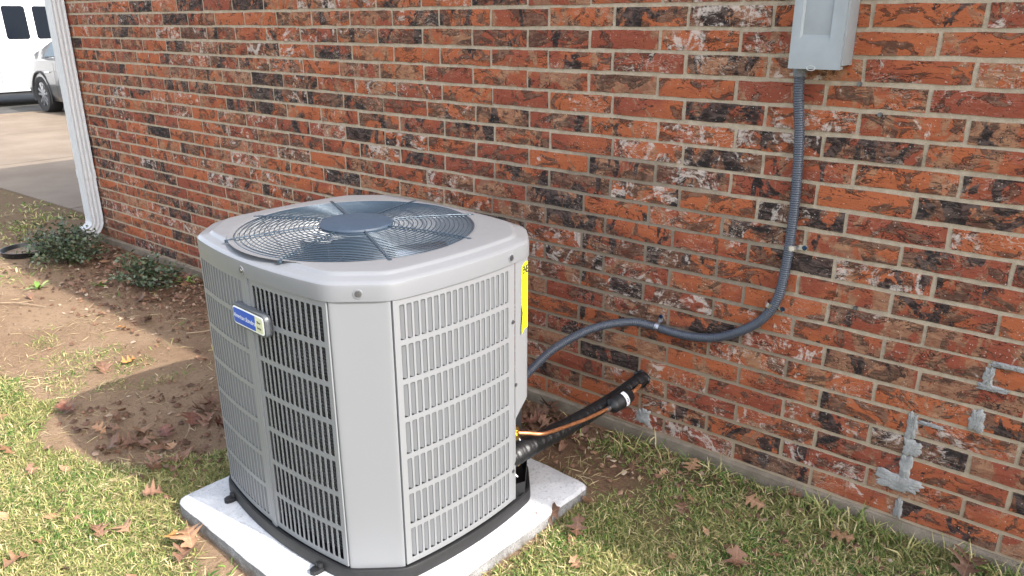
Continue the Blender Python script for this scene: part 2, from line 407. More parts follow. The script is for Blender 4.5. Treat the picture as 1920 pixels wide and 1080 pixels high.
for i, (vis, size, r, a0, a1, tone, vi) in enumerate(cand):
    vs, fs, me = VAR[vi]; cx = (a0 + a1) / 2; sxx = (a1 - a0) / (L - JT); cz = (r + .5) * S + brng.uniform(-.0012, .0012)
    cy = -.0006 + brng.uniform(-.0007, .0007); rx = brng.uniform(-.004, .004)
    if i in singles:
        o = bpy.data.objects.new('brick', me); COL.objects.link(o); o.parent = wall; o.matrix_parent_inverse = Matrix()
        o.location = (cx, cy, cz); o.scale = (sxx, 1, 1); o.rotation_euler = (0, rx, 0); o.color = (*tone, 1)
    else:
        o = len(SV); SV += [(cx + x * sxx, cy + y, cz + z) for x, y, z in vs]; SF += [tuple(j + o for j in f) for f in fs]; SCOL += [tone] * len(fs)
me = bpy.data.meshes.new('brick_courses'); me.from_pydata(SV, [], SF); me.materials.append(M_BRICK_S)
at = me.attributes.new('tone', 'FLOAT_COLOR', 'FACE'); at.data.foreach_set('color', np.array([(*c, 1) for c in SCOL], np.float32).ravel())
me.update(); bs = link('brick', me, wall); bs.matrix_parent_inverse = Matrix(); bs['kind'] = 'stuff'
# end wall, back walls (real body of the house; they cast its shadow)
t = NT('brick_end_wall'); tc = t.pos(); sp = t.sep(tc); cb = t.n('CombineXYZ'); t.set(cb.inputs[0], t.math('ADD', sp[0], sp[1])); t.set(cb.inputs[1], sp[2])
bt = t.n('TexBrick'); t.set(bt.inputs['Vector'], cb.outputs[0]); bt.inputs['Scale'].default_value = 1; bt.inputs['Brick Width'].default_value = L; bt.inputs['Row Height'].default_value = S; bt.inputs['Mortar Size'].default_value = .005
bt.inputs['Color1'].default_value = (.38, .09, .04, 1); bt.inputs['Color2'].default_value = (.2, .07, .04, 1); bt.inputs['Mortar'].default_value = (.46, .4, .32, 1)
M_BEND = t.fin(t.mix(t.math('MULTIPLY', t.step(t.noise(tc, 30, 5, .7), .5, .62), .7), bt.outputs[0], (.1, .06, .045)), .9, t.bump(bt.outputs[1], -.6, .005))
mb = MB(); mb.box((XL + .014, .21, -.3), (XL + .2, 8, EAVE)); mb.box((XR - .2, .21, -.3), (XR, 8, EAVE)); mb.box((XL + .21, 7.8, -.3), (XR - .21, 8, EAVE))
hb(mb, 'end_wall', M_BEND)
# foundation
mb = MB(); segs = 60
top = []; 
for k in range(segs + 1):
    x = XL - .005 + (XR - XL) * k / segs; top.append(x)
mb.rings([[(x, -.012 + .003 * math.sin(7 * x), -.4) for x in top], [(x, -.012 + .003 * math.sin(7 * x) + .002 * math.sin(31 * x), -.008 + .003 * math.sin(11 * x)) for x in top], [(x, -.006, -.004 + .002 * math.sin(11 * x)) for x in top], [(x, .12, -.004) for x in top]], close=False)
hb(mb, 'foundation', M_FOUND, smooth=True)
# eave, gutter, hip roof
M_WHITE = simple('white_paint', (.43, .435, .445), .4, var=.04)
ex0, ex1, ey0, ey1 = -5.16, 4.55, -.14, 8.4
mb = MB(); mb.box((ex0, ey0, EAVE), (ex1, ey1, EAVE + .02)); hb(mb, 'soffit', M_WHITE)
mb = MB(); mb.box((ex0, ey0 - .02, EAVE + .003), (ex1, ey0 - .001, EAVE + .16)); mb.box((ex0 - .02, ey0 - .02, EAVE + .003), (ex0 - .001, ey1, EAVE + .16)); mb.box((ex1 + .001, ey0 - .02, EAVE + .003), (ex1 + .02, ey1, EAVE + .16)); hb(mb, 'fascia', M_WHITE)
mb = MB(); prof = [(-.022, .15), (-.022, .03), (-.09, .03), (-.12, .09), (-.12, .14), (-.11, .15), (-.115, .092), (-.088, .035), (-.026, .035), (-.026, .15)]
mb.rings([[(x, ey0 + a, EAVE + b) for a, b in prof] for x in (ex0, ex1)], True, True, True); hb(mb, 'gutter', M_WHITE)
t = NT('roof_shingle'); p = t.pos(); M_ROOF = t.fin(t.mix(t.noise(p, 12, 5, .7), (.05, .045, .04), (.14, .12, .10)), .95, t.bump(t.noise(p, 90, 3), .6, .01))
rz0 = EAVE + .165; run = (ey1 - ey0) / 2 + .05; rise = run * .45; cy_ = (ey0 + ey1) / 2
a_, b_, c_, d_ = (ex0 - .05, ey0 - .05, rz0), (ex1 + .05, ey0 - .05, rz0), (ex1 + .05, ey1 + .05, rz0), (ex0 - .05, ey1 + .05, rz0)
r0, r1 = (ex0 - .05 + run, cy_, rz0 + rise), (ex1 + .05 - run, cy_, rz0 + rise)
mb = MB(); mb.add([a_, b_, c_, d_, r0, r1], [(0, 1, 5, 4), (1, 2, 5), (2, 3, 4, 5), (3, 0, 4), (0, 3, 2, 1)]); hb(mb, 'roof', M_ROOF)
# grey cement patches smeared over bricks and joints low on the right
def wx(u, r): return u * L, (r + .5) * S
def blob(cx, cz, sx_, sz_, seed, nn=72):
    r = random.Random(seed); ph = [r.uniform(0, 6.28) for _ in range(4)]; rim = []
    for k in range(nn):
        a = 2 * PI * k / nn; ca, sa = math.cos(a), math.sin(a)
        m = 1 / max(abs(ca), abs(sa)) ** .75 * (1 + .10 * math.sin(3 * a + ph[0]) + .07 * math.sin(7 * a + ph[1]) + .05 * math.sin(13 * a + ph[2]) + .04 * r.uniform(-1, 1))
        rim.append((cx + sx_ * ca * m, cz + sz_ * sa * m))
    return rim
def patch(cx, cz, sx_, sz_, seed):
    mb = MB(); rim = blob(cx, cz, sx_, sz_, seed); r = random.Random(seed)
    R = []
    for sc, y in ((1.0, .003), (.985, -.0012), (.9, -.0030), (.7, -.0048), (.4, -.0055)):
        R.append([(cx + (x - cx) * sc, y + r.uniform(-.0012, .0012), cz + (z - cz) * sc) for x, z in rim])
    mb.rings(R, True, False, True); o = hb(mb, 'cement_patch', M_PATCH, smooth=True, ang=60); return o
PATCHES = [(.239, .117, .060, .027, 1), (.253, .172, .016, .040, 2), (.260, .236, .024, .026, 3), (.249, .300, .014, .042, 4), (.398, .369, .018, .032, 5),
           (.402, .498, .012, .030, 6), (.440, .5385, .040, .0075, 7), (.415, .471, .034, .009, 8), (.254, .033, .011, .031, 9), (-.590, .044, .026, .029, 10), (.294, .321, .033, .006, 11)]
for a in PATCHES: patch(*a)

# ------------------------------------------------------------------ concrete pad
ROT = -.0618; UX, UY = -1.0799, -.807; PT = -.012; ZO = .012
pad_c = (-1.027, -.834)
mb = MB(); hw = .455; bz = [(.002, -.11), (.0, -.05), (0, -.012), (-.0035, -.004), (-.012, 0)]
rs = []; nr = 48
def sq(h, z):
    out = []
    for k in range(4):
        a = [(-1, -1), (1, -1), (1, 1), (-1, 1)][k]; b = [(-1, -1), (1, -1), (1, 1), (-1, 1)][(k + 1) % 4]
        for j in range(nr):
            t_ = j / nr; x = a[0] + (b[0] - a[0]) * t_; y = a[1] + (b[1] - a[1]) * t_
            m = (abs(x) ** 40 + abs(y) ** 40) ** (-1 / 40) if max(abs(x), abs(y)) > 0 else 1
            wv = 1 + .0022 * math.sin(17 * x + 9 * y) + rng.uniform(-.001, .001)
            out.append((x * h * m * wv, y * h * m * wv, z + rng.uniform(-.0008, .0008)))
    return out
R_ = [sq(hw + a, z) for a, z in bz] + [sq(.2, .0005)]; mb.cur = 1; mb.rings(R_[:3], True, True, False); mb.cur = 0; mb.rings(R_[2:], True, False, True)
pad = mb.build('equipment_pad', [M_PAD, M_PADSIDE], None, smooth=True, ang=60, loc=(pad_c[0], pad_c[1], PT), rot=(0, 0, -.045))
tag(pad, 'square light grey concrete pad lying on the lawn under the metal unit', 'concrete pad')

# ------------------------------------------------------------------ air conditioning unit
unit = empty('air_conditioner', (UX, UY, PT), 'large light grey outdoor unit with louvred sides and round fan grille on top', 'air conditioner', ROT)
W2, D2, CC = .4128, .3432, .1054; B1, B2 = .031, .021
PAINT = (.166, .170, .178)
def metal_paint(name, col, rough=.38):
    t = NT(name); p = t.obj(); n = t.noise(p, 7, 4, .6); f = t.noise(p, 900, 2, .6); sm = t.noise(t.vmath('MULTIPLY', p, (1, 1, .15)), 25, 5, .7)
    c = t.mix(t.math('MULTIPLY', t.step(sm, .55, .8), .12), t.mix(n, tuple(x * .97 for x in col), tuple(x * 1.03 for x in col)), (.2, .18, .15))
    return t.fin(c, t.math('ADD', rough - .08, t.math('MULTIPLY', sm, .16)), t.bump(f, .06, .0006), spec=.5)
M_PAINT = metal_paint('grey_paint', PAINT); M_LID = metal_paint('lid_paint_sun_dimmed', (.148, .152, .161), .32)  # lid: same grey, darkened in colour to offset the sun on top
M_BLACK = simple('black_plastic', (.008, .008, .009), .5, var=.2)
M_WIRE = simple('guard_wire', (.035, .055, .078), .3, .3)
M_HUB = simple('hub_plastic', (.022, .036, .058), .62)
M_ALU = simple('aluminium', (.62, .63, .65), .32, 1.0); M_STEEL = simple('zinc_steel', (.55, .56, .58), .35, 1.0); M_DKSTEEL = simple('dark_steel', (.14, .14, .15), .4, .8)
M_BRASS = simple('brass', (.62, .40, .13), .3, 1.0); M_COPPER = simple('copper', (.50, .215, .10), .42, .75, var=.25, scale=60)
t = NT('spine_fin_coil'); p = t.obj(); sp = t.sep(p)
wv = t.math('SINE', t.math('MULTIPLY', sp[2], 2 * PI / .0095)); sk = t.noise(t.vmath('MULTIPLY', p, (1, 1, 2.0)), 420, 2, .8)
zone = t.step(t.noise(t.vmath('MULTIPLY', p, (1, 1, 4)), 5, 3, .6), .50, .60)
spk = t.math('MULTIPLY', t.step(sk, .60, .68), zone)
M_COIL = t.fin(t.mix(spk, t.mix(t.step(wv, -.6, .9), (.006, .006, .007), (.026, .026, .028)), (.42, .42, .43)), .6, t.bump(wv, .6, .004))
def side(k, s, off=0.0):
    hl, b = ((W2 - CC, B1), (D2 - CC, B2))[k % 2]; base = (D2, W2)[k % 2]
    q = max(-1, min(1, s / hl)); d = base + b * (1 - q * q) - off
    return [(s, -d), (d, s), (-s, d), (-d, -s)][k]
HL = [W2 - CC, D2 - CC]
Z0, Z1 = .03 + ZO, .767 + ZO
def panel(name, k, s0, s1, a0, a1, nc, bdir, z0=Z0, z1=Z1, rows=7):
    mb = MB(); th = .0018
    pit = (a1 - a0) / nc; sw = pit * .70
    sl = [s0]; 
    for c in range(nc): sl += [a0 + c * pit + (pit - sw) / 2, a0 + c * pit + (pit + sw) / 2]
    sl.append(s1)
    zb, zt = z0 + .016, z1 - .015; gap = .0135; sh = (zt - zb - gap * (rows - 1)) / rows
    zl = [z0]
    for r in range(rows): zl += [zb + r * (sh + gap), zb + r * (sh + gap) + sh]
    zl.append(z1)
    P = lambda s, z, off=0.0: (*side(k, s, off), z)
    for i in range(len(sl) - 1):
        for j in range(len(zl) - 1):
            A, B_, C_, D_ = sl[i], sl[i + 1], zl[j], zl[j + 1]
            if i % 2 == 1 and j % 2 == 1:
                c = .0022   # slot with clipped corners, jambs and a slanted louvre blade
                hole_ = [(A + c, C_), (B_ - c, C_), (B_, C_ + c), (B_, D_ - c), (B_ - c, D_), (A + c, D_), (A, D_ - c), (A, C_ + c)]
                mb.rings([[P(x, z) for x, z in hole_], [P(x, z, th) for x, z in hole_]])
                for tri in (((A, C_), hole_[0], hole_[7]), ((B_, C_), hole_[2], hole_[1]), ((B_, D_), hole_[4], hole_[3]), ((A, D_), hole_[6], hole_[5])):
                    mb.add([P(*q) for q in tri], [(0, 1, 2)])
                if bdir > 0: u0, u1 = B_ + .0004, A - .003
                elif bdir < 0: u0, u1 = A - .0004, B_ + .003
                if bdir in (1, -1): mb.quad(P(u0, C_ - .001, th), P(u0, D_ + .001, th), P(u1, D_ - .004, .021), P(u1, C_ + .004, .021))
                else: pass   # this half is open straight to the coil
            else: mb.quad(P(A, C_), P(B_, C_), P(B_, D_), P(A, D_))
    # hems
    for s_, e in ((s0, 1), (s1, -1)): mb.quad(P(s_, z0), P(s_, z1), P(s_, z1, .014), P(s_, z0, .014))
    for i in range(len(sl) - 1):
        for z in (z0, z1): mb.quad(P(sl[i], z), P(sl[i + 1], z), P(sl[i + 1], z, .014), P(sl[i], z, .014))
    return mb.build(name, M_PAINT, unit)
h0, h1 = HL
panel('louver_panel', 0, -h0 + .003, -.013, -h0 + .012, -.024, 14, -1)
panel('louver_panel', 0, .013, h0 - .003, .026, h0 - .013, 14, 2)
panel('louver_panel', 1, -h1 + .003, .172, -h1 + .016, .146, 19, 1)
panel('louver_panel', 3, -h1 + .003, -.013, -h1 + .012, -.024, 10, -1); panel('louver_panel', 3, .013, h1 - .003, .024, h1 - .012, 10, 1)
panel('louver_panel', 2, -.17, h0 - .003, -.155, h0 - .016, 22, 1)
# posts where two louvred halves meet
for k in (0, 3):
    mb = MB(); 
    for s_a, s_b, o_ in ((-.0128, -.002, -.0012), (-.0016, .0128, -.0028)):
        mb.rings([[(*side(k, s_a, .012), z), (*side(k, s_a, o_), z), (*side(k, (s_a + s_b) / 2, o_ - .0005), z), (*side(k, s_b, o_), z), (*side(k, s_b, .012), z)] for z in (Z0 - .004, Z1)], close=False)
    mb.build('post', M_PAINT, unit)
# corner panels on the chamfers (rounded edges)
def corner_strip(name, pts, zr, mat=M_PAINT):
    mb = MB(); mb.rings([[(*p_, z(p_) if callable(z) else z) for p_ in pts] for z in zr], close=False)
    return mb.build(name, mat, unit, smooth=True, ang=50)
def arcpts(p0, p1, p2, n=5):   # quadratic round
    return [((1 - q) ** 2 * p0[0] + 2 * q * (1 - q) * p1[0] + q * q * p2[0], (1 - q) ** 2 * p0[1] + 2 * q * (1 - q) * p1[1] + q * q * p2[1]) for q in [i / n for i in range(n + 1)]]
def chamfer(sx, sy, name='corner_panel', zr=(Z0 - .006, Z1)):
    A = (sx * (W2 - CC), sy * D2); B_ = (sx * W2, sy * (D2 - CC)); dA = (sx * (W2 - CC - .002), sy * (D2 - .016)); dB = (sx * (W2 - .016), sy * (D2 - CC - .002))
    lerp = lambda a, b, q: (a[0] + (b[0] - a[0]) * q, a[1] + (b[1] - a[1]) * q)
    pts = [dA] + arcpts(lerp(dA, A, .7), A, lerp(A, B_, .12)) + [lerp(A, B_, .5)] + arcpts(lerp(A, B_, .88), B_, lerp(B_, dB, .3)) + [dB]
    if sx * sy > 0: pts = pts[::-1]
    return corner_strip(name, pts, zr)
chamfer(1, -1); chamfer(-1, -1); chamfer(-1, 1)
# service panel: flat strip of the +X side, wraps the rear corner, ends above the valves
sv = [side(1, q, -.001) for q in (.1735, .20, .228)] + arcpts(side(1, .228, -.001), (W2, D2 - CC), (W2 - .012, D2 - CC + .012), 4)[1:] + [(W2 - CC, D2), (W2 - CC - .02, D2 + .006)]
def svz(p_): return .30 + ZO + (.045 if p_[1] > .2 else 0) * 1.0
mb = MB(); 
low = [.295, .318, .338, .340, .34, .34, .34, .34, .34][:len(sv)]; low += [.34] * (len(sv) - len(low))
mb.rings([[(x * .985, y * .985, z + ZO) for (x, y), z in zip(sv, low)], [(x, y, z + ZO) for (x, y), z in zip(sv, low)], [(x, y, Z1) for x, y in sv]], close=False)
sp_ = mb.build('service_panel', M_PAINT, unit, smooth=True, ang=40)
# recessed corner behind the service panel: dark bracket that carries the valves
mb = MB(); pts = [(W2 - .003, .174), (W2 - .045, .178), (W2 - .062, .215), (W2 - CC - .01, D2 - .03), (W2 - CC - .012, D2)]
mb.rings([[(x, y, z) for x, y in pts] for z in (Z0, .36 + ZO)], close=False); mb.build('valve_bracket', M_DKSTEEL, unit)
# punched edge strip of the louvred panel next to the valves
mb = MB(); mb.rings([[(*side(1, q, o_), z) for q, o_ in ((.168, -.0008), (.1755, -.0008), (.1755, .02))] for z in (Z0, .30 + ZO)], close=False); mb.build('edge_strip', M_PAINT, unit)

# plan outline as radius over angle, for lid, pan and coil
NA = 240
def outline(off, sm=2):
    poly = []
    for k in range(4):
        hl = HL[k % 2]
        poly += [side(k, hl * q) for q in np.linspace(-1, 1, 33)]
    poly = np.array(poly); nx_ = len(poly); ang = np.arctan2(poly[:, 1], poly[:, 0]); rad = np.hypot(poly[:, 0], poly[:, 1])
    th = np.arange(NA) * 2 * PI / NA; R = np.empty(NA)
    P2 = np.roll(poly, -1, 0)
    for i, a in enumerate(th):
        d = np.array([math.cos(a), math.sin(a)]); e = P2 - poly
        den = d[0] * e[:, 1] - d[1] * e[:, 0]; den[np.abs(den) < 1e-12] = 1e-12
        tt = (poly[:, 0] * e[:, 1] - poly[:, 1] * e[:, 0]) / den; uu = (poly[:, 0] * d[1] - poly[:, 1] * d[0]) / den
        ok = (tt > 0) & (uu >= -1e-9) & (uu <= 1 + 1e-9); R[i] = tt[ok].min()
    for _ in range(sm): R = (np.roll(R, 1) + 2 * R + np.roll(R, -1)) / 4
    return th, R - off
TH, R0 = outline(0.0, 4)
FC = (-.003, -.022); FR = .333
def oct_ring(off, z): return [((r - off) * math.cos(a), (r - off) * math.sin(a), z) for a, r in zip(TH, R0)]
def circ_ring(r, z): return [(FC[0] + r * math.cos(a), FC[1] + r * math.sin(a), z) for a in TH]
def mixr(A, B, q): return [tuple(a_ + (b_ - a_) * q for a_, b_ in zip(p_, q_)) for p_, q_ in zip(A, B)]
zl = .768 + ZO
prof = [(.004, 0), (-.0045, 0), (-.0045, .033), (-.003, .040), (.002, .0445), (.010, .0475), (.030, .051), (.0335, .0525), (.037, .0565), (.042, .0585)]
R_ = [oct_ring(a, zl + b) for a, b in prof]
inner = circ_ring(FR + .012, zl + .0608); start = oct_ring(.047, zl + .0590)
R_ += [start, mixr(start, inner, .5), inner, circ_ring(FR + .004, zl + .0608), circ_ring(FR - .001, zl + .0596), circ_ring(FR - .006, zl + .053)]
mb = MB(); mb.rings(R_); lid = mb.build('top_cover', M_LID, unit, smooth=True, ang=28)
mb = MB(); mb.rings([circ_ring(FR - .0062, zl + .0535), circ_ring(FR - .010, zl + .042), circ_ring(FR - .018, zl + .015), circ_ring(FR - .034, zl - .02), circ_ring(FR - .060, zl - .075), circ_ring(FR - .068, zl - .12)]); mb.build('fan_shroud', simple('shroud_sunlit_paint', (.20, .205, .215), .4), unit, smooth=True, ang=60)  # inner lid wall, lighter grey that paints in the sunlight
# base pan with lip, foot lugs
mb = MB(); mb.rings([oct_ring(-.010, -.0), oct_ring(-.013, .004), oct_ring(-.012, .034), oct_ring(-.010, .0385), oct_ring(-.002, .0385), oct_ring(.003, .030), oct_ring(.16, .028)], True, True, True)
pan = mb.build('base_pan', M_BLACK, unit, smooth=True, ang=35)
mb = MB(); mb.rings([[(x, y, z) for x, y in ((W2 - .012, .178), (W2 + .004, .225), (W2 - CC + .03, D2 - .02), (W2 - CC, D2 - .01))] for z in (.03, .075)], close=False); mb.build('pan_corner_plate', M_BLACK, unit)  # black plate standing at the pan's rear corner
def lug(s_, k=0):
    x, y = side(k, s_, -.012); mb = MB(); pts = [(-.014, .006), (-.014, -.018), (-.010, -.028), (0, -.032), (.010, -.028), (.014, -.018), (.014, .006)]
    mb.rings([[(x + a, y + b, z) for a, b in pts] for z in (.0, .010, .012)], True, True, True); mb.rings([[(x + a * .7, y + b * .5 + .004, z) for a, b in pts] for z in (.012, .024)], True, False, True)
    return bevel(mb.build('foot_lug', M_BLACK, unit), .0015)
lug(-.255); lug(.215)
# coil and fan
mb = MB(); mb.rings([oct_ring(.040, Z0), oct_ring(.040, Z1 - .01)]); mb.rings([oct_ring(.065, Z1 - .01), oct_ring(.065, Z0)]); mb.build('coil', M_COIL, unit, smooth=True)
mb = MB(); mb.cyl((FC[0], FC[1], .60), (0, 0, 1), .085, .19, 28); mb.build('fan_motor', M_DKSTEEL, unit, smooth=True)
for k in range(3):
    a0 = k * 2 * PI / 3 + .35; rs = []
    for i in range(9):
        r_ = .085 + (.255 - .085) * i / 8; row = []
        for j in range(9):
            q = j / 8 - .5; spread = 1.25 - .15 * i / 8; a = a0 + q * spread + .15 * i / 8
            row.append((FC[0] + r_ * math.cos(a), FC[1] + r_ * math.sin(a), .725 + q * .085 + .03 * q * q * 4 * .3))
        rs.append(row)
    mb = MB(); mb.rings(rs, close=False); o = mb.build('fan_blade', M_ALU, unit, smooth=True)
    md = o.modifiers.new('thickness', 'SOLIDIFY'); md.thickness = .0022
# wire guard
gz = zl + .0600
mb = MB()
NRG = 19
for i in range(NRG):
    r_ = .094 + (FR - .006 - .094) * i / (NRG - 1); z_ = gz + .008 * (1 - (r_ / FR) ** 2)
    path = [(FC[0] + r_ * math.cos(a), FC[1] + r_ * math.sin(a), z_) for a in np.linspace(0, 2 * PI, 97)]
    mb.tube(path, .0015, 6, False)
guard = mb.build('fan_guard', M_WIRE, unit, smooth=True, ang=80)
for k in range(8):
    a = math.radians(18 + 45 * k) - ROT; mb = MB()
    pr_ = [(.088, gz + .0135), (.2, gz + .0115), (FR - .01, gz + .0045), (FR + .006, gz + .002), (FR + .016, gz + .0005)]
    path = smooth_path([(FC[0] + r_ * math.cos(a), FC[1] + r_ * math.sin(a), z_) for r_, z_ in pr_], 6)
    mb.tube(path, .0018, 6); mb.tube([(p_[0], p_[1], p_[2] - .0060) for p_ in path[:-8]], .0015, 6)
    mb.cyl((FC[0] + (FR + .014) * math.cos(a), FC[1] + (FR + .014) * math.sin(a), gz - .004), (0, 0, 1), .006, .006, 10)
    mb.build('guard_spoke', M_WIRE, guard, smooth=True, ang=60)
mb = MB(); mb.rings([circ_ring(r_, gz + z_) for r_, z_ in ((.096, .002), (.102, .006), (.103, .012), (.100, .0165), (.092, .0185), (.05, .0195), (.002, .0198))], True, False, True); mb.build('hub_cap', M_HUB, guard, smooth=True, ang=40)
# screws
def screw(p, nrm, r=.005, parent=None, dimple=True):
    parent = parent or unit; n_ = Vector(nrm).normalized(); c = Vector(p); mb = MB()
    mb.cyl(c - n_ * .001, n_, r, .0035, 6); mb.cyl(c - n_ * .001, n_, r * 1.5, .0018, 14)
    return mb.build('screw', M_DKSTEEL, parent, smooth=True, ang=30)
scr = [(side(0, -.004, -.0045), (0, -1, 0), zl + .017), ((W2 - CC / 2, -D2 + CC / 2), (1, -1, 0), zl + .019), (side(1, .150, -.0045), (1, 0, 0), zl + .019)]
for (x, y), n_, z in scr:
    nn = Vector(n_).normalized(); off = .0058 if abs(n_[0]) == abs(n_[1]) else .002
    c = Vector((x, y, z)) + nn * off
    mb = MB(); mb.tube([c - nn * .004, c + nn * .0006], [.0125, .0110], 18); mb.cur = 0
    o = mb.build('screw_dimple', M_LID, unit, smooth=True, ang=30); screw(c, nn, .0055)
for s_, z in ((.163, .60), (.1765, .405), (.164, .13)):
    x, y = side(1, s_, -.0012); screw((x, y, z + ZO), (1, 0, 0), .0038)
# valves
def valve(x, y, z, nm):
    v = link(nm, None, unit); mb = MB()
    mb.cyl((x - .03, y - .01, z), (1, .25, 0), .011, .035, 12); mb.tube([(x + .004, y, z - .012), (x + .004, y, z + .018)], [.012, .012], 6); mb.cyl((x + .004, y, z + .018), (0, 0, 1), .009, .012, 12)
    mb.cyl((x + .006, y - .002, z + .006), (.8, -.55, -.2), .0075, .02, 10)
    return mb
mb = valve(.392, .205, .222 + ZO, 'x'); bpy.data.objects.remove(bpy.data.objects['x']); v1 = mb.build('service_valve', M_BRASS, unit, smooth=True, ang=35)
mb = MB(); mb.tube([(.398, .205, .225 + ZO), (.412, .207, .208 + ZO)], [.0042, .0042], 10); mb.build('valve_port', M_DKSTEEL, v1, smooth=True, ang=40)
mb = MB(); mb.cyl((.375, .21, .135 + ZO), (1, .2, 0), .019, .03, 6); mb.cyl((.36, .208, .135 + ZO), (1, .2, 0), .014, .02, 12); v2 = mb.build('service_valve', M_BRASS, unit, smooth=True, ang=35)
mb = MB(); mb.tube([(.385, .205, .09 + ZO), (.402, .208, .078 + ZO)], [.0045, .0045], 10); mb.build('valve_port', M_STEEL, v2, smooth=True, ang=40)
# nameplate: dark rounded frame, white rim, blue field, cream field, lettering
def rrect(w_, h_, r_, n=5):
    out = []
    for cx_, cy_2, a0 in ((w_ / 2 - r_, h_ / 2 - r_, 0), (-w_ / 2 + r_, h_ / 2 - r_, PI / 2), (-w_ / 2 + r_, -h_ / 2 + r_, PI), (w_ / 2 - r_, -h_ / 2 + r_, 1.5 * PI)):
        out += [(cx_ + r_ * math.cos(a0 + PI / 2 * k / n), cy_2 + r_ * math.sin(a0 + PI / 2 * k / n)) for k in range(n + 1)]
    return out
BW, BH = .166, .062
NPM = frame((.024, -D2 - B1 - .011, .661 + ZO), (1, 0.0, 0), (0, 0, 1), (0, -1, 0))
np_root = None
def plate(name, w_, h_, r_, z0, z1, mat, parent, cx_=0.0, cut=None):
    mb = MB(); pts = [(x + cx_, y) for x, y in rrect(w_, h_, r_)]
    if cut: pts = [(min(max(x, cut[0]), cut[1]), y) for x, y in pts]
    ins = [(x * (1 - .004 / w_) , y * (1 - .004 / h_)) for x, y in pts]
    mb.rings([[tuple(NPM @ Vector((x, y, z0))) for x, y in pts], [tuple(NPM @ Vector((x, y, z1 - (z1 - z0) * .3))) for x, y in pts], [tuple(NPM @ Vector((x, y, z1))) for x, y in ins]], True, True, True)
    return mb.build(name, mat, parent, smooth=True, ang=40)
M_BEZEL = simple('badge_frame', (.06, .065, .072), .35); M_BLUE = simple('badge_blue', (.010, .060, .33), .3); M_CREAM = simple('badge_cream', (.50, .50, .33), .35); M_WHT = simple('badge_white', (.72, .73, .74), .3)
badge = plate('nameplate', BW, BH, .016, -.010, .006, M_BEZEL, unit)
rim_ = plate('nameplate_rim', BW - .016, BH - .014, .010, .0062, .0072, M_WHT, badge)
cb_ = plate('cream_field', BW - .023, BH - .021, .007, .0074, .0079, M_CREAM, badge, 0, (.0365, .2))
bb_ = plate('blue_field', BW - .023, BH - .021, .007, .0074, .0082, M_BLUE, badge, 0, (-.2, .0350))
text('lettering', 'American Standard', .0172, M_WHT, badge, NPM @ Matrix.Translation((-.0165, -.0005, .0086)) @ Matrix.Rotation(-.02, 4, 'Z'), .35, sx=.80, bold=-.0002)
text('lettering', 'Silver', .010, M_BEZEL, badge, NPM @ Matrix.Translation((.053, .007, .0083)), .1, sx=.8)
text('lettering', 'Series', .010, M_BEZEL, badge, NPM @ Matrix.Translation((.053, -.008, .0083)), .1, sx=.8)
# yellow energy sticker, bent round the corner of the service panel
t = NT('yellow_sticker'); M_YEL = t.fin((.62, .60, .012), .45); M_INK = simple('black_ink', (.02, .02, .02), .6)
P0 = Vector((*side(1, .203, -.0024), 0)); P1 = Vector((W2 + .0010, D2 - CC - .002, 0)); P2 = P1 + Vector((-.707, .707, 0)) * .092
za, zb_ = .562 + ZO, .757 + ZO
mb = MB(); mb.rings([[(p_.x + (.004 if i == 0 and z < .66 else 0), p_.y - (.004 if i == 0 and z < .64 else 0), z - (.01 if i == 0 else 0)) for i, p_ in enumerate((P0, P0.lerp(P1, .5), P1, P1.lerp(P2, .02), P2))] for z in (za, .60, .64, .66, .70, zb_)], close=False)
lab = mb.build('energy_sticker', M_YEL, sp_)
fx = (P1 - P0).normalized(); fn = fx.cross(Vector((0, 0, 1)))
def on_face(o, u, z, d=.0006): return frame(o + Vector((0, 0, z)) , fx, (0, 0, 1), fn) @ Matrix.Translation((u, 0, d))
text('lettering', 'ENE', .030, M_INK, lab, on_face(P0, .0185, zb_ - .022), align='CENTER', bold=.0008, sx=.52)
gx_ = (P2 - P1).normalized(); gn = gx_.cross(Vector((0, 0, 1)))
text('lettering', 'RGYGUIDE', .030, M_INK, lab, frame(P1 + Vector((0, 0, zb_ - .022)), gx_, (0, 0, 1), gn) @ Matrix.Translation((.046, 0, .0006)), bold=.0008, sx=.52)
mb = MB(); lw = (P1 - P0).length
def bar(u0, u1, z, h):
    m_ = on_face(P0, 0, z); mb.add([tuple(m_ @ Vector(q)) for q in ((u0, -h / 2, 0), (u1, -h / 2, 0), (u1, h / 2, 0), (u0, h / 2, 0))], [(0, 1, 2, 3)])
bar(.002, lw - .001, .655 + ZO, .0016); bar(.006, lw - .006, zb_ - .04, .0007); bar(.01, lw - .004, zb_ - .055, .0006); bar(.012, .026, zb_ - .068, .0007)
for q in range(5): bar(.006, lw - .004 - .003 * (q % 2), .577 + ZO + q * .0035, .0006)
for q in range(6): bar(.006, lw - .008 - .004 * (q % 3), .615 + ZO + q * .005, .0005)
mb.build('fine_print', M_INK, lab)

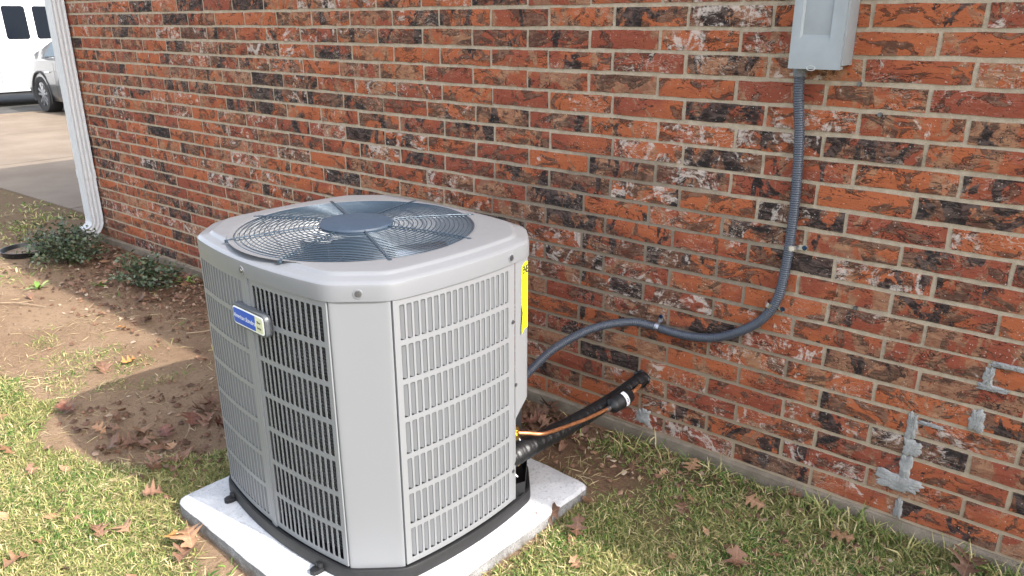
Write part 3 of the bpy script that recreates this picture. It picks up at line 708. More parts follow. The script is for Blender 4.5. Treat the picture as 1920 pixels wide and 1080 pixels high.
# ------------------------------------------------------------------ pipes between unit and wall
t = NT('wrapped_insulation'); p = t.obj(); n1 = t.noise(t.vmath('MULTIPLY', p, (1, 1, 1)), 60, 4, .6)
M_FOAM = t.fin((.010, .010, .011), .42, t.bump(n1, .5, .005), spec=.45)
pts = smooth_path([(-.69, -.72, .140), (-.671, -.619, .155), (-.660, -.518, .158), (-.649, -.421, .1585), (-.637, -.321, .161), (-.626, -.222, .1665), (-.617, -.149, .174), (-.607, -.059, .187)] + [(-.599, .03, .199)], 30)
pts = resample(pts, .004); rr = [.0325 - .0085 * min(1, i / (len(pts) * .75)) + .0008 * math.sin(i * 1.9) * math.sin(i * .37) + .0006 * math.sin(i * .8) for i in range(len(pts))]
sl_ = empty('suction_line', (-.64, -.35, .155), 'thick black insulated pipe running from the unit into the brick wall', 'pipe')
mb = MB(); mb.tube([p_ - Vector((-.64, -.35, .155)) for p_ in pts], rr, 18); mb.build('insulation', M_FOAM, sl_, smooth=True, ang=70)
mb = MB(); base_ = Vector((-.609, 0, .186)) - Vector((-.64, -.35, .155)); r = random.Random(3)
rim = [(.030 * math.cos(a) * (1 + .22 * math.sin(3 * a + 1) + r.uniform(-.1, .1)) + .002, .033 * math.sin(a) * (1 + .15 * math.sin(5 * a) + r.uniform(-.1, .1))) for a in np.linspace(0, 2 * PI, 24)[:-1]]
mb.rings([[(base_.x + a * s_, base_.y + y_, base_.z + b * s_) for a, b in rim] for s_, y_ in ((1.0, .003), (.97, -.006), (.8, -.009), (.6, -.011))], True, False, True); mb.build('dark_hole_gap', M_FOAM, sl_, smooth=True, ang=70)  # black ring standing in for the dark open gap round the pipe
LO = Vector((-.62, -.3, .19)); off_ = Vector((.034, -.050, .014))
ll = empty('liquid_line', LO, 'thin copper tube with black filter drier lying along the black pipe', 'copper pipe')
cp = smooth_path([(-.682, -.628, .226), (-.655, -.592, .2185)] + [tuple(Vector(q) + off_) for q in ((-.658, -.504, .197), (-.647, -.407, .181), (-.635, -.303, .169), (-.622, -.190, .1645))], 8)
mb = MB(); mb.tube([p_ - LO for p_ in cp], .0058, 10); mb.build('tube', M_COPPER, ll, smooth=True, ang=60)
d0 = Vector((-.622, -.190, .1645)) + off_ - LO; d1 = Vector((-.607, -.075, .178)) + off_ * .9 - LO; ax = (d1 - d0).normalized(); Ld = (d1 - d0).length
mb = MB(); mb.tube([d0 + ax * (Ld * q) for q in (0, .04, .10, .16, .30, .34, .70, .74, .86, .94, 1.0)], [.008, .013, .0235, .0262, .0262, .0285, .0285, .0262, .025, .014, .008], 22)
dr = mb.build('filter_drier', M_BLACK, ll, smooth=True, ang=35)
side_v = Vector((.58, -2.18, 1.38)) - (d0 + LO); side_v = (side_v - ax * side_v.dot(ax)).normalized(); sw_ = ax.cross(side_v)
mb = MB(); rows_ = []
for q in np.linspace(-.7, 1.25, 11): rows_.append([tuple(d0 + ax * (Ld * z_) + (side_v * math.cos(q) + sw_ * math.sin(q)) * .0292) for z_ in (.46, .53, .60)])
mb.rings(rows_, close=False); mb.build('label', simple('label_white', (.66, .67, .70), .4), dr)
mb = MB()
for q in (.25, .42, .58): 
    mb.rings([[tuple(d0 + ax * (Ld * z_) + (side_v * math.cos(qq) + sw_ * math.sin(qq)) * .0295) for z_ in (.50, .56)] for qq in (q, q + .09)], close=False)
mb.build('print', M_INK, dr)
mb = MB(); mb.tube([p_ - LO for p_ in smooth_path([d0 + LO - ax * .014, d0 + LO + ax * .012], 4)], [.0085] * 5, 10); mb.build('solder_joint', M_STEEL, ll, smooth=True, ang=60)
mb = MB(); e0 = d1 + LO; mb.tube([p_ - LO for p_ in smooth_path([e0, e0 + ax * .03, Vector((-.592, -.03, .186)), Vector((-.590, .02, .190))], 6)], .0068, 10); mb.build('tube', M_COPPER, ll, smooth=True, ang=60)

# ------------------------------------------------------------------ electrical disconnect, conduit and straps
M_GREY = simple('grey_enamel', (.235, .255, .265), .42, var=.04); M_CONN = simple('fitting_grey', (.12, .13, .145), .45); M_COND = simple('conduit_grey', (.050, .058, .076), .42, var=.1)
bx = empty('disconnect_box', (-.115, 0, 1.36), 'grey metal electrical box mounted high on the brick wall', 'electrical box')
mb = MB(); mb.box((-.062, -.082, -.094), (.070, -.002, .20)); bevel(mb.build('enclosure', M_GREY, bx), .002)
# cover with pressed trough
mb = MB(); x0, x1, z0, z1 = -.0665, .0655, -.1035, .205; yf = -.0885
hx0, hx1, hz0 = -.044, .033, -.030
mb.add([(x0, yf, z0), (x1, yf, z0), (x1, yf, z1), (x0, yf, z1), (hx0, yf, hz0), (hx1, yf, hz0), (hx1, yf, z1 - .03), (hx0, yf, z1 - .03), (hx0 + .012, yf + .016, hz0 + .030), (hx1 - .008, yf + .016, hz0 + .030), (hx1 - .008, yf + .016, z1 - .055), (hx0 + .012, yf + .016, z1 - .055)],
       [(0, 1, 5, 4), (1, 2, 6, 5), (2, 3, 7, 6), (3, 0, 4, 7), (4, 5, 9, 8), (5, 6, 10, 9), (6, 7, 11, 10), (7, 4, 8, 11), (8, 9, 10, 11)])
yb = -.060
for a, b in (((x0, z0), (x1, z0)), ((x1, z0), (x1, z1)), ((x1, z1), (x0, z1)), ((x0, z1), (x0, z0))): mb.quad((a[0], yf, a[1]), (b[0], yf, b[1]), (b[0], yb, b[1]), (a[0], yb, a[1]))
bevel(mb.build('cover', M_GREY, bx), .0018)
mb = MB(); mb.tube([(-.006 + .011 * math.cos(a), -.088, -.101 + .006 * math.sin(a)) for a in np.linspace(0, 2 * PI, 17)], .0014, 6, False); mb.build('lock_ring', M_STEEL, bx, smooth=True)
mb = MB(); mb.cyl((-.052, -.034, -.116), (0, 0, 1), .0185, .022, 16); mb.cyl((-.052, -.034, -.126), (0, 0, 1), .0165, .010, 8); mb.build('conduit_connector', M_CONN, bx, smooth=True, ang=35)
cd = [(-.167, -.034, 1.245), (-.164, -.030, 1.18), (-.153, -.022, 1.082), (-.145, -.019, .948), (-.143, -.019, .825), (-.147, -.019, .696), (-.160, -.019, .594), (-.198, -.019, .520), (-.260, -.019, .465), (-.345, -.019, .419), (-.437, -.019, .401), (-.514, -.019, .400), (-.559, -.021, .404),
      (-.619, -.050, .414), (-.672, -.10, .411), (-.718, -.16, .399), (-.762, -.22, .372), (-.806, -.28, .33), (-.844, -.34, .27), (-.865, -.40, .225), (-.872, -.47, .205)]
CO = Vector((-.15, -.02, .9))
path = resample(smooth_path(cd, 40), .00165); rr = [.0146 if i % 4 in (0, 1) else .0128 for i in range(len(path))]
mb = MB(); mb.tube([p_ - CO for p_ in path], rr, 14); cnd = mb.build('flexible_conduit', M_COND, None, smooth=True, ang=50, loc=CO)
tag(cnd, 'grey ribbed conduit curving down the brick wall from the box to the unit', 'conduit')
def strap(pos, tang, side_s, label, nm='conduit_strap'):
    o = empty(nm, pos, label, 'strap', 0, 'metal straps on the conduit')
    tv = Vector(tang).normalized(); out = Vector((0, -1, 0)); sdv = tv.cross(out) * side_s
    pr_ = [(-.0155, .0), (-.0165, .010), (-.0155, .020), (-.010, .030), (0, .0345), (.010, .030), (.0155, .020), (.0165, .010), (.018, .003), (.024, .0015), (.040, .0015)]
    yoff = -.006
    mb = MB(); rs = []
    for a, b in pr_: 
        c = sdv * a + out * (b + yoff + .004); wd = .0075
        rs.append([c - tv * wd, c + tv * wd, c + tv * wd + out * .0016, c - tv * wd + out * .0016])
    mb.rings([[tuple(q) for q in r_] for r_ in rs], True, True, True); mb.build('band', M_STEEL, o, smooth=True, ang=40)
    c = sdv * .033 + out * .001; mb = MB(); mb.cyl(c, out, .0058, .005, 6); mb.cyl(c, out, .0072, .0015, 12); mb.build('screw', simple('blue_screw', (.03, .06, .13), .35, .8), o, smooth=True, ang=30)
strap((-.139, 0, .756), (0.02, 0, -1), -1, 'small metal strap with dark screw at the straight upper stretch of the conduit')
strap((-.178, 0, .570), (-.35, 0, -.9), -1, 'small metal strap at the middle bend of the conduit')
strap((-.548, 0, .404), (-1, 0, .02), 1, 'small metal strap on the lowest stretch of the conduit, nearest the unit')
for (x, z), lb in (((-.019, 1.218), 'small dark screw head in the mortar just below the electrical box'), ((.042, 1.144), 'small dark anchor in the brick joint right of the vertical conduit'), ((.055, .610), 'small dark anchor in the mortar joint right of the conduit bend')):
    mb = MB(); mb.cyl((0, .004, 0), (0, -1, 0), .0062, .010, 8); mb.cyl((0, -.006, 0), (0, -1, 0), .0045, .004, 6); tag(mb.build('wall_anchor', M_DKSTEEL, None, smooth=True, ang=30, loc=(x, 0, z)), lb, 'screw', 'anchors in the wall')

# ------------------------------------------------------------------ downspout
ds = empty('downspout', (-4.765, -.05, 0), 'white ribbed metal downspout at the far left corner of the brick wall', 'downspout')
def ds_sec(c, wx_, wy_):
    pts = []; ribs = 3
    def edge(a, b, nrm):
        for k in range(ribs * 4):
            q = k / (ribs * 4); d = .0024 * (1 if (k % 4) in (1, 2) else 0) if .08 < q < .92 else 0
            pts.append((a[0] + (b[0] - a[0]) * q - nrm[0] * d, a[1] + (b[1] - a[1]) * q - nrm[1] * d))
    h, v = wx_ / 2, wy_ / 2
    edge((-h, -v), (h, -v), (0, -1)); edge((h, -v), (h, v), (1, 0)); edge((h, v), (-h, v), (0, 1)); edge((-h, v), (-h, -v), (-1, 0))
    return pts
sec = ds_sec(0, .098, .076)
mb = MB()
def ds_seg(z0, z1, grow=0.0): mb.rings([[(x * (1 + grow), y * (1 + grow), z) for x, y in sec] for z in (z0, z1)])
ds_seg(.40, EAVE + .02); mb.build('pipe', M_WHITE, ds)
mb = MB(); ds_seg(.405, .46, .05); mb.build('joint_band', M_WHITE, ds)
mb = MB(); rs = []
for zc, yc, tilt in ((.425, 0, 0), (.25, 0, 0), (.13, 0, 0), (.105, -.003, .22), (.085, -.010, .45), (.068, -.022, .7), (.055, -.038, .95), (.046, -.058, 1.15), (.038, -.085, 1.25), (.022, -.135, 1.27)):
    rs.append([(x * .985, yc + y * .985 * math.cos(tilt), zc - y * .985 * math.sin(tilt)) for x, y in sec])
mb.rings(rs); mb.build('elbow', M_WHITE, ds)
mb = MB(); mb.box((-.060, -.0435, 1.72), (.060, -.0415, 1.745)); mb.box((.0565, -.0435, 1.72), (.0585, .055, 1.745)); mb.box((-.0585, -.0435, 1.72), (-.0565, .055, 1.745)); mb.build('bracket', M_WHITE, ds)

# ------------------------------------------------------------------ vehicles across the driveway
def car_paint(name, col, metal=.5, rough=.25):
    t = NT(name); t.b.inputs['Coat Weight'].default_value = .8; t.b.inputs['Coat Roughness'].default_value = .05
    return t.fin(col, rough, None, metal)
M_SILVER = car_paint('silver_paint', (.115, .113, .112), .3, .38); M_VANW = car_paint('van_white', (.50, .51, .52), 0, .3)
M_GLASS = simple('dark_glass', (.006, .008, .012), .1); M_GLASS.node_tree.nodes['Principled BSDF'].inputs['Specular IOR Level'].default_value = .03; M_GLASS2 = simple('pale_glass', (.20, .24, .27), .08)
M_TYRE = simple('tyre_rubber', (.02, .02, .021), .8); M_RIM = simple('alloy', (.55, .56, .58), .3, .85); M_CHROME = simple('chrome', (.75, .75, .76), .12, 1.0); M_RED = simple('red_lens', (.35, .02, .02), .2)
M_TRIM = simple('dark_trim', (.02, .02, .022), .6)
def wheel(parent, c, R_=.33, wid=.22, sgn=-1):
    c = Vector(c); mb = MB(); prof = [(.62, .0), (.70, -.02), (.93, -.02), (.99, .02), (1.0, .06), (1.0, wid - .06), (.97, wid - .01), (.7, wid)]
    N = 32; mb.rings([[(c.x + R_ * f * math.cos(a), c.y + sgn * (-y_ + .0), c.z + R_ * f * math.sin(a)) for a in [2 * PI * j / N for j in range(N)]] for f, y_ in prof])
    w_ = mb.build('wheel', M_TYRE, parent, smooth=True, ang=50)
    mb = MB(); mb.rings([[(c.x + R_ * f * math.cos(a), c.y - sgn * y_, c.z + R_ * f * math.sin(a)) for a in [2 * PI * j / N for j in range(N)]] for f, y_ in ((.70, .0), (.66, -.004), (.62, .01), (.60, .06), (.05, .08))], True, False, True)
    mb.cur = 1
    for k in range(5):
        for dd in (-.11, .11):
            a = 2 * PI * k / 5 + .4; u = Vector((math.cos(a), 0, math.sin(a))); v = Vector((-math.sin(a), 0, math.cos(a)))
            A = [c + u * R_ * .1 + v * (dd * .5 * R_), c + u * R_ * .66 + v * (dd * 1.5 * R_)]
            hw_ = [.045 * R_, .06 * R_]
            q = []
            for p_, h_ in zip(A, hw_): q += [p_ - v * h_, p_ + v * h_]
            ys = -sgn * -.004
            f_ = [(p_.x, p_.y + ys, p_.z) for p_ in q]; b_ = [(p_.x, p_.y + ys - sgn * .02, p_.z) for p_ in q]
            mb.add(f_ + b_, [(0, 1, 3, 2), (0, 2, 6, 4), (1, 5, 7, 3), (2, 3, 7, 6)])
    mb.cyl(c + Vector((0, sgn * .008, 0)), (0, -sgn, 0), R_ * .15, .03, 16)
    mb.build('rim', [M_TRIM, M_RIM], w_)
    return w_
zc = drz(-15.2)
car = empty('parked_car', (-15.15, 3.6, zc), 'silver sedan parked on the driveway, its rear wheel showing beside the downspout', 'car')
st = [(-.86, .42, .62, .70, .74), (-.80, .26, .72, .90, .80), (-.62, .24, .84, 1.00, .84), (-.30, .22, .93, 1.05, .87), (.05, .22, .95, 1.16, .88), (.45, .22, .96, 1.33, .89), (.9, .22, .96, 1.42, .9), (1.4, .22, .95, 1.45, .9), (1.9, .22, .94, 1.42, .9), (2.35, .22, .93, 1.22, .89), (2.75, .22, .92, 1.00, .88), (3.2, .24, .80, .88, .85), (3.5, .3, .66, .72, .78), (3.6, .4, .55, .58, .7)]
rs = []
for x, zs, zb_, zr, hw_ in st:
    gh = max(0, zr - zb_); ins = .5 * gh
    half = [(hw_ * .94, zs), (hw_, zs + .12), (hw_ * 1.01, (zs + zb_) / 2), (hw_ * .985, zb_ - .03), (hw_ * .96, zb_), (hw_ * .96 - ins * .75, zb_ + gh * .85), (hw_ * .96 - ins - .08, zr), (0, zr + .015)]
    rs.append([(x, -a + .9, z) for a, z in half] + [(x, a + .9, z) for a, z in half[-2::-1]])
mb = MB(); mb.rings(rs, True, True, True); body = mb.build('body', M_SILVER, car, smooth=True, ang=32)
def gside(x, f, e=.006):   # point on greenhouse side at height fraction f
    xs_ = [q[0] for q in st]; zb_ = np.interp(x, xs_, [q[2] for q in st]); zr = np.interp(x, xs_, [q[3] for q in st]); hw_ = np.interp(x, xs_, [q[4] for q in st]); gh = zr - zb_
    return (x, -(hw_ * .96 - .5 * gh * .75 * f / .85) + .9 - e, zb_ + gh * f)
for xs_ in ([.22, .42, .62, .70], [.78, 1.1, 1.5], [1.58, 1.95, 2.25]):
    mb = MB(); mb.rings([[gside(x, .10) for x in xs_], [gside(x + (.12 if x == .22 else 0), .80 if x > .3 else .55) for x in xs_]], close=False); mb.build('window', M_GLASS2, car)
    mb = MB(); mb.rings([[gside(x, .02, .008) for x in xs_], [gside(x, .07, .010) for x in xs_]], close=False); mb.build('window_trim', M_CHROME, car)
wheel(car, (0, .02, .325)); wheel(car, (2.75, .02, .325)); wheel(car, (0, 1.78, .325), sgn=1); wheel(car, (2.75, 1.78, .325), sgn=1)
for x in (0, 2.75):
    mb = MB(); mb.rings([[(x + r_ * math.cos(a), .005 - e, .325 + r_ * math.sin(a)) for a in np.linspace(-.35, PI + .35, 22)] for r_, e in ((.345, -.05), (.385, .010), (.40, .012), (.415, .002))], close=False); mb.build('wheel_arch', M_TRIM, car, smooth=True)
mb = MB(); mb.box((.30, -.012, .72), (.50, .012, .745)); bevel(mb.build('door_handle', M_CHROME, car), .004)
for x in (.72, 1.55):
    mb = MB(); mb.rings([[(x + (.0 if z > .5 else 0), -.0035 - (.008 if .3 < z < .9 else 0), z) for z in (.3, .5, .7, .9)], [(x + .012, -.0035 - (.008 if .3 < z < .9 else 0), z) for z in (.3, .5, .7, .9)]], close=False); mb.build('door_seam', M_TRIM, car)
# van standing in the street, its side towards us
vz = -.236
van = empty('parked_van', (-17.0, 4.4, vz), 'white passenger van with dark side windows parked in the street behind the silver car', 'van')
sec_ = [(0.02, .30), (0, .36), (0.0, .62), (.012, 1.00), (.02, 1.22), (.07, 1.90), (.12, 1.985), (.22, 2.03), (1.0, 2.06), (1.78, 2.03), (1.88, 1.985), (1.93, 1.90), (1.98, 1.22), (1.99, 1.0), (2.0, .62), (2.0, .36), (1.98, .30)]
ys = [-3.0, -2.9, -1.5, 0, 1.4, 1.9, 2.5, 3.0, 3.1]; sc = [(.9, .95), (1, 1), (1, 1), (1, 1), (1, 1), (1, .94), (1, .62), (.96, .56), (.9, .5)]
rs = []
for y, (wq, hq) in zip(ys, sc): rs.append([(-1 + (1 - x_) * wq, y, .30 + (z - .30) * (hq if z > .6 else 1)) for x_, z in sec_])
mb = MB(); mb.rings(rs, True, True, True); mb.build('body', M_VANW, van, smooth=True, ang=30)
def vside(y, z, e=.006):
    x_ = np.interp(z, [q[1] for q in sec_[:7]], [q[0] for q in sec_[:7]]); return (-x_ + e, y, z)
for y0, y1 in ((-1.5, -1.05), (-.9, -.72), (-.53, -.13), (.02, .42), (.58, 1.25)):
    mb = MB(); pts = [(y, z) for y, z in rrect(y1 - y0, .60, .05)]
    mb.add([vside((y0 + y1) / 2 + a, 1.60 + b, .008) for a, b in pts], [tuple(range(len(pts)))]); mb.rings([[vside((y0 + y1) / 2 + a, 1.60 + b, .008) for a, b in pts], [vside((y0 + y1) / 2 + a * 1.05, 1.60 + b * 1.04, .001) for a, b in pts]])
    mb.build('window', M_GLASS, van, smooth=True, ang=30)
for y in (-.80, .52, 1.35):
    mb = MB(); zz = np.linspace(.34, 1.9, 10); mb.rings([[vside(y, z, .003) for z in zz], [vside(y + .014, z, .003) for z in zz]], close=False); mb.build('door_seam', M_TRIM, van)
mb = MB(); mb.rings([[vside(y, .72, .004), vside(y, .745, .012), vside(y, .77, .004)] for y in (-2.8, 2.4)], close=False); mb.build('side_moulding', M_VANW, van)
mb = MB(); mb.rings([[vside(y, 1.92, .004), vside(y, 1.945, .03), vside(y, 1.965, .004)] for y in (-2.85, 1.3)], close=False); mb.build('roof_rail', simple('rail_grey', (.45, .45, .45), .4), van)
mb = MB(); mb.box((-1.95, -2.5, .24), (-.06, 2.6, .31)); mb.build('underbody', M_TRIM, van)
mb = MB()
for k, (y, z, w_, h_) in enumerate(((-.10, 1.16, .05, .05), (-.03, 1.20, .05, .06), (.03, 1.12, .04, .05), (.09, 1.19, .05, .04), (.13, 1.13, .03, .06))):
    pts = [(y + w_ * math.cos(a) * .6, z + h_ * math.sin(a) * .6) for a in np.linspace(0, 5.2, 12)]
    mb.rings([[vside(a, b, .005) for a, b in pts], [vside(a + .012, b + .012, .005) for a, b in pts]], close=False)
mb.build('side_emblem', simple('emblem_dark', (.05, .07, .10), .4), van)
def wheel_x(parent, y):
    w_ = wheel(parent, (0, 0, 0), .36, .24); w_.rotation_euler = (0, 0, PI / 2); w_.location = (-.02, y, .36); return w_
wheel_x(van, -2.05); wheel_x(van, 1.95)
# house across the street (far background)
nb = empty('neighbour_house', (-42, 8, -.3), 'beige house with low brown roof across the street', 'house')
M_BEIGE = simple('beige_siding', (.36, .30, .24), .8)
mb = MB(); mb.box((-5, -14, 0), (5, 12, 3.0)); mb.build('wall', M_BEIGE, nb)
mb = MB(); mb.add([(5.6, -14.6, 2.95), (5.6, 12.6, 2.95), (-5.6, 12.6, 2.95), (-5.6, -14.6, 2.95), (0, -9, 5.4), (0, 7, 5.4)], [(0, 1, 5, 4), (1, 2, 5), (2, 3, 4, 5), (3, 0, 4), (0, 3, 2, 1)]); mb.build('roof', M_ROOF, nb)
for y in (-10, -5, 3, 8):
    mb = MB(); mb.box((5.002, y, .9), (5.06, y + 1.6, 2.3)); wf = mb.build('window', M_WHITE, nb); mb = MB(); mb.box((5.062, y + .1, 1.0), (5.07, y + 1.5, 2.2)); mb.build('pane', M_GLASS, wf)

# ------------------------------------------------------------------ plants
def leafy(name, cols, rough=.45):
    t = NT(name); c = t.ramp(t.island(), cols); t.b.inputs['Transmission Weight'].default_value = 0
    return t.fin(c, rough, spec=.4)
M_SHRUB = leafy('shrub_leaf', [(0, (.022, .036, .017)), (.5, (.045, .070, .032)), (.8, (.08, .105, .055)), (.94, (.13, .15, .09)), (1, (.14, .08, .045))], .4)
M_STEM = simple('stem_bark', (.10, .07, .045), .9)
def shrub(name, loc, rx, ry, rz_, n, label, seed):
    r = random.Random(seed); o = empty(name, loc, label, 'shrub')
    st_ = MB(); V = []; F = []
    twigs = []
    for k in range(60):
        a = r.uniform(0, 2 * PI); q = math.sqrt(r.random()); tip = Vector((rx * q * math.cos(a), ry * q * math.sin(a), rz_ * (1 - .55 * q * q) * r.uniform(.45, 1.2)))
        mid = tip * .5 + Vector((r.uniform(-.02, .02), r.uniform(-.02, .02), .02)); pth = smooth_path([(tip.x * .06, tip.y * .06, -.02), mid, tip], 5); st_.tube(pth, [.0035 * (1 - i / len(pth)) + .0008 for i in range(len(pth))], 5); twigs.append(pth)
    for k in range(n):
        pth = r.choice(twigs); i = int(len(pth) * (1 - .75 * r.random() ** 1.4)); i = min(i, len(pth) - 1); c = pth[i] + Vector((r.gauss(0, .018), r.gauss(0, .018), r.gauss(0, .014)))
        if c.z < .005: c.z = r.uniform(.005, .03)
        d = Vector((r.gauss(0, 1), r.gauss(0, 1), r.uniform(-.2, 1.1))).normalized(); s_ = d.cross(Vector((r.gauss(0, 1), r.gauss(0, 1), r.gauss(0, 1)))).normalized(); nrm = d.cross(s_)
        l = r.uniform(.018, .034); w_ = l * .27; b = len(V)
        V += [c, c + d * l * .45 + s_ * w_ + nrm * .002, c + d * l - nrm * .003, c + d * l * .45 - s_ * w_ + nrm * .002]; F.append((b, b + 1, b + 2, b + 3))
    st_.build('stem', M_STEM, o)
    fo = np_mesh('foliage', [tuple(v) for v in V], F, M_SHRUB, o); fo['kind'] = 'stuff'
shrub('low_shrub', (-4.55, -.34, -.06), .30, .22, .235, 2300, 'larger dark green low shrub growing in front of the downspout', 1)
shrub('low_shrub', (-3.68, -.26, -.06), .25, .17, .165, 1000, 'smaller dark green shrub growing in leaf litter by the foundation, nearer the unit', 2)
M_WEED = leafy('weed_leaf', [(0, (.09, .17, .03)), (.6, (.16, .26, .05)), (1, (.30, .36, .10))])
def weed(loc, n, size, label, seed):
    r = random.Random(seed); V = []; F = []
    for k in range(n):
        a = r.uniform(0, 2 * PI); el = r.uniform(.15, .8); d = Vector((math.cos(a) * math.cos(el), math.sin(a) * math.cos(el), math.sin(el))); s_ = d.cross(Vector((0, 0, 1))).normalized(); l = size * r.uniform(.6, 1); w_ = l * .10; b = len(V)
        o_ = Vector((r.uniform(-.01, .01), r.uniform(-.01, .01), 0))
        V += [o_ - s_ * w_ * .4, o_ + s_ * w_ * .4, o_ + d * l * .55 + s_ * w_, o_ + d * l * .55 - s_ * w_, o_ + d * l + Vector((0, 0, -l * .18)) + s_ * .001, o_ + d * l + Vector((0, 0, -l * .18)) - s_ * .001]; F += [(b, b + 1, b + 2, b + 3), (b + 3, b + 2, b + 4, b + 5)]
    o = np_mesh('weed', [tuple(v) for v in V], F, M_WEED); o.location = loc
    return tag(o, label, 'weed', 'weeds in the dirt')
weed((-4.13, -.67, -.06), 14, .085, 'bright green weed tuft in the sunlit dirt left of the smaller shrub', 1)
weed((-3.90, -.43, -.06), 9, .10, 'small bright green weed at the shade edge between the two shrubs', 2)
weed((-3.55, -.10, -.05), 12, .09, 'yellow green sprig right behind the smaller shrub at the foundation', 3)
weed((-3.25, -.04, -.05), 10, .08, 'small green sprig against the foundation left of the unit', 4)
# saucer
mb = MB(); prof = [(.132, 0), (.145, .038), (.148, .040), (.141, .040), (.129, .008), (.01, .007)]
mb.rings([[(r_ * math.cos(a), r_ * math.sin(a), z) for a in np.linspace(0, 2 * PI, 37)[:-1]] for r_, z in prof], True, True, True)
so_ = mb.build('plant_saucer', M_BLACK, None, smooth=True, ang=40, loc=(-4.93, -.44, -.058)); tag(so_, 'round black plastic saucer lying on the dirt beside the larger shrub', 'saucer')
mb = MB(); mb.rings([[(r_ * math.cos(a), r_ * math.sin(a), .016 + .003 * math.sin(3 * a)) for a in np.linspace(0, 2 * PI, 25)[:-1]] for r_ in (.130, .08, .01)], True, False, True); mb.build('soil', simple('saucer_soil', (.16, .11, .075), .95, var=.3, scale=60), so_)

# ------------------------------------------------------------------ fallen leaves
HALF = [(0, .0), (.10, .03), (.18, .10), (.27, .33), (.34, .37), (.37, .16), (.44, .10), (.53, .40), (.61, .45), (.64, .18), (.72, .12), (.80, .27), (.87, .29), (.90, .11), (1.0, .0)]
OVAL = [(0, 0), (.07, .05), (.16, .13), (.25, .19), (.34, .225), (.43, .24), (.52, .235), (.6, .22), (.68, .195), (.75, .165), (.82, .125), (.88, .085), (.93, .05), (.97, .02), (1, 0)]
def leaf_mesh(seed, mat, nm='oak_leaf', HALF=HALF):
    r = random.Random(seed); V = []; F = []; k1 = r.uniform(-.6, 1.3); k2 = r.uniform(-.4, 1.6); tw = r.uniform(-1.0, 1.0); ph = r.uniform(0, 6)
    sc = [r.uniform(.75, 1.15) for _ in range(4)]
    def z(x, y): return k1 * (x - .5) ** 2 + k2 * abs(y) ** 1.5 * .8 + tw * y * (x - .5) + .03 * math.sin(9 * x + ph) * (abs(y) + .2)
    mid = [(x, 0.0) for x, _ in HALF]
    for x, y in mid: V.append((x - .5, y, z(x, 0)))
    for sg in (1, -1):
        o = len(V)
        for i, (x, y) in enumerate(HALF):
            y2 = sg * y * sc[min(3, i // 4)] * r.uniform(.9, 1.1); x2 = x + r.uniform(-.012, .012); V.append((x2 - .5, y2, z(x2, y2)))
        for i in range(len(HALF) - 1): F.append((i, i + 1, o + i + 1, o + i) if sg > 0 else (i + 1, i, o + i, o + i + 1))
    b = len(V); V += [(-.5, .008, z(0, 0)), (-.5, -.008, z(0, 0)), (-.72, -.006, z(0, 0) + .03), (-.72, .006, z(0, 0) + .03)]; F.append((b, b + 1, b + 2, b + 3))
    me = bpy.data.meshes.new(nm); me.from_pydata(V, [], F); me.materials.append(mat); me.polygons.foreach_set('use_smooth', [True] * len(F)); me.update(); return me
def leaf_mat(name, c0, c1):
    t = NT(name); p = t.obj(); n = t.noise(p, 5, 4, .6); f = t.noise(p, 40, 3, .6); sp = t.sep(p)
    vein = t.math('SUBTRACT', 1.0, t.step(t.math('ABSOLUTE', sp[1]), .006, .022))
    c = t.mix(t.step(t.math('ADD', n, t.math('MULTIPLY', t.math('SUBTRACT', t.rnd(), .5), .5)), .3, .7), c0, c1)
    c = t.mix(t.math('MULTIPLY', vein, .5), c, tuple(min(1, x * 1.6) for x in c1)); c = t.mix(t.math('MULTIPLY', t.step(f, .6, .7), .5), c, tuple(x * .5 for x in c0))
    return t.fin(c, .55, t.bump(f, .3, .02), spec=.35)
LM = {'tan': leaf_mat('leaf_tan', (.20, .105, .055), (.30, .17, .095)), 'brown': leaf_mat('leaf_brown', (.10, .052, .032), (.18, .095, .058)), 'red': leaf_mat('leaf_red', (.11, .042, .030), (.18, .075, .050)), 'orange': leaf_mat('leaf_orange', (.36, .15, .04), (.45, .22, .07))}
LMO = {k: [leaf_mesh(200 + i * 7 + j, m, 'leaf', OVAL) for i in range(4)] for j, (k, m) in enumerate(LM.items())}
LME = {k: [leaf_mesh(i * 7 + j, m) for i in range(5)] for j, (k, m) in enumerate(LM.items())}
lrng = random.Random(21)
def leaf(x, y, size, kind, label, group=None, up=.020, tilt=.45, rz=None):
    ov = group is not None and lrng.random() < .55
    o = bpy.data.objects.new('dead_leaf' if ov else 'oak_leaf', lrng.choice((LMO if ov else LME)[kind])); COL.objects.link(o)
    z = float(ghz(x, y)) + up
    o.location = (x, y, z); o.scale = (size, size, size); o.rotation_euler = (lrng.uniform(-tilt, tilt), lrng.uniform(-tilt, tilt), lrng.uniform(0, 6.28) if rz is None else rz)
    return tag(o, label, 'leaf', group)
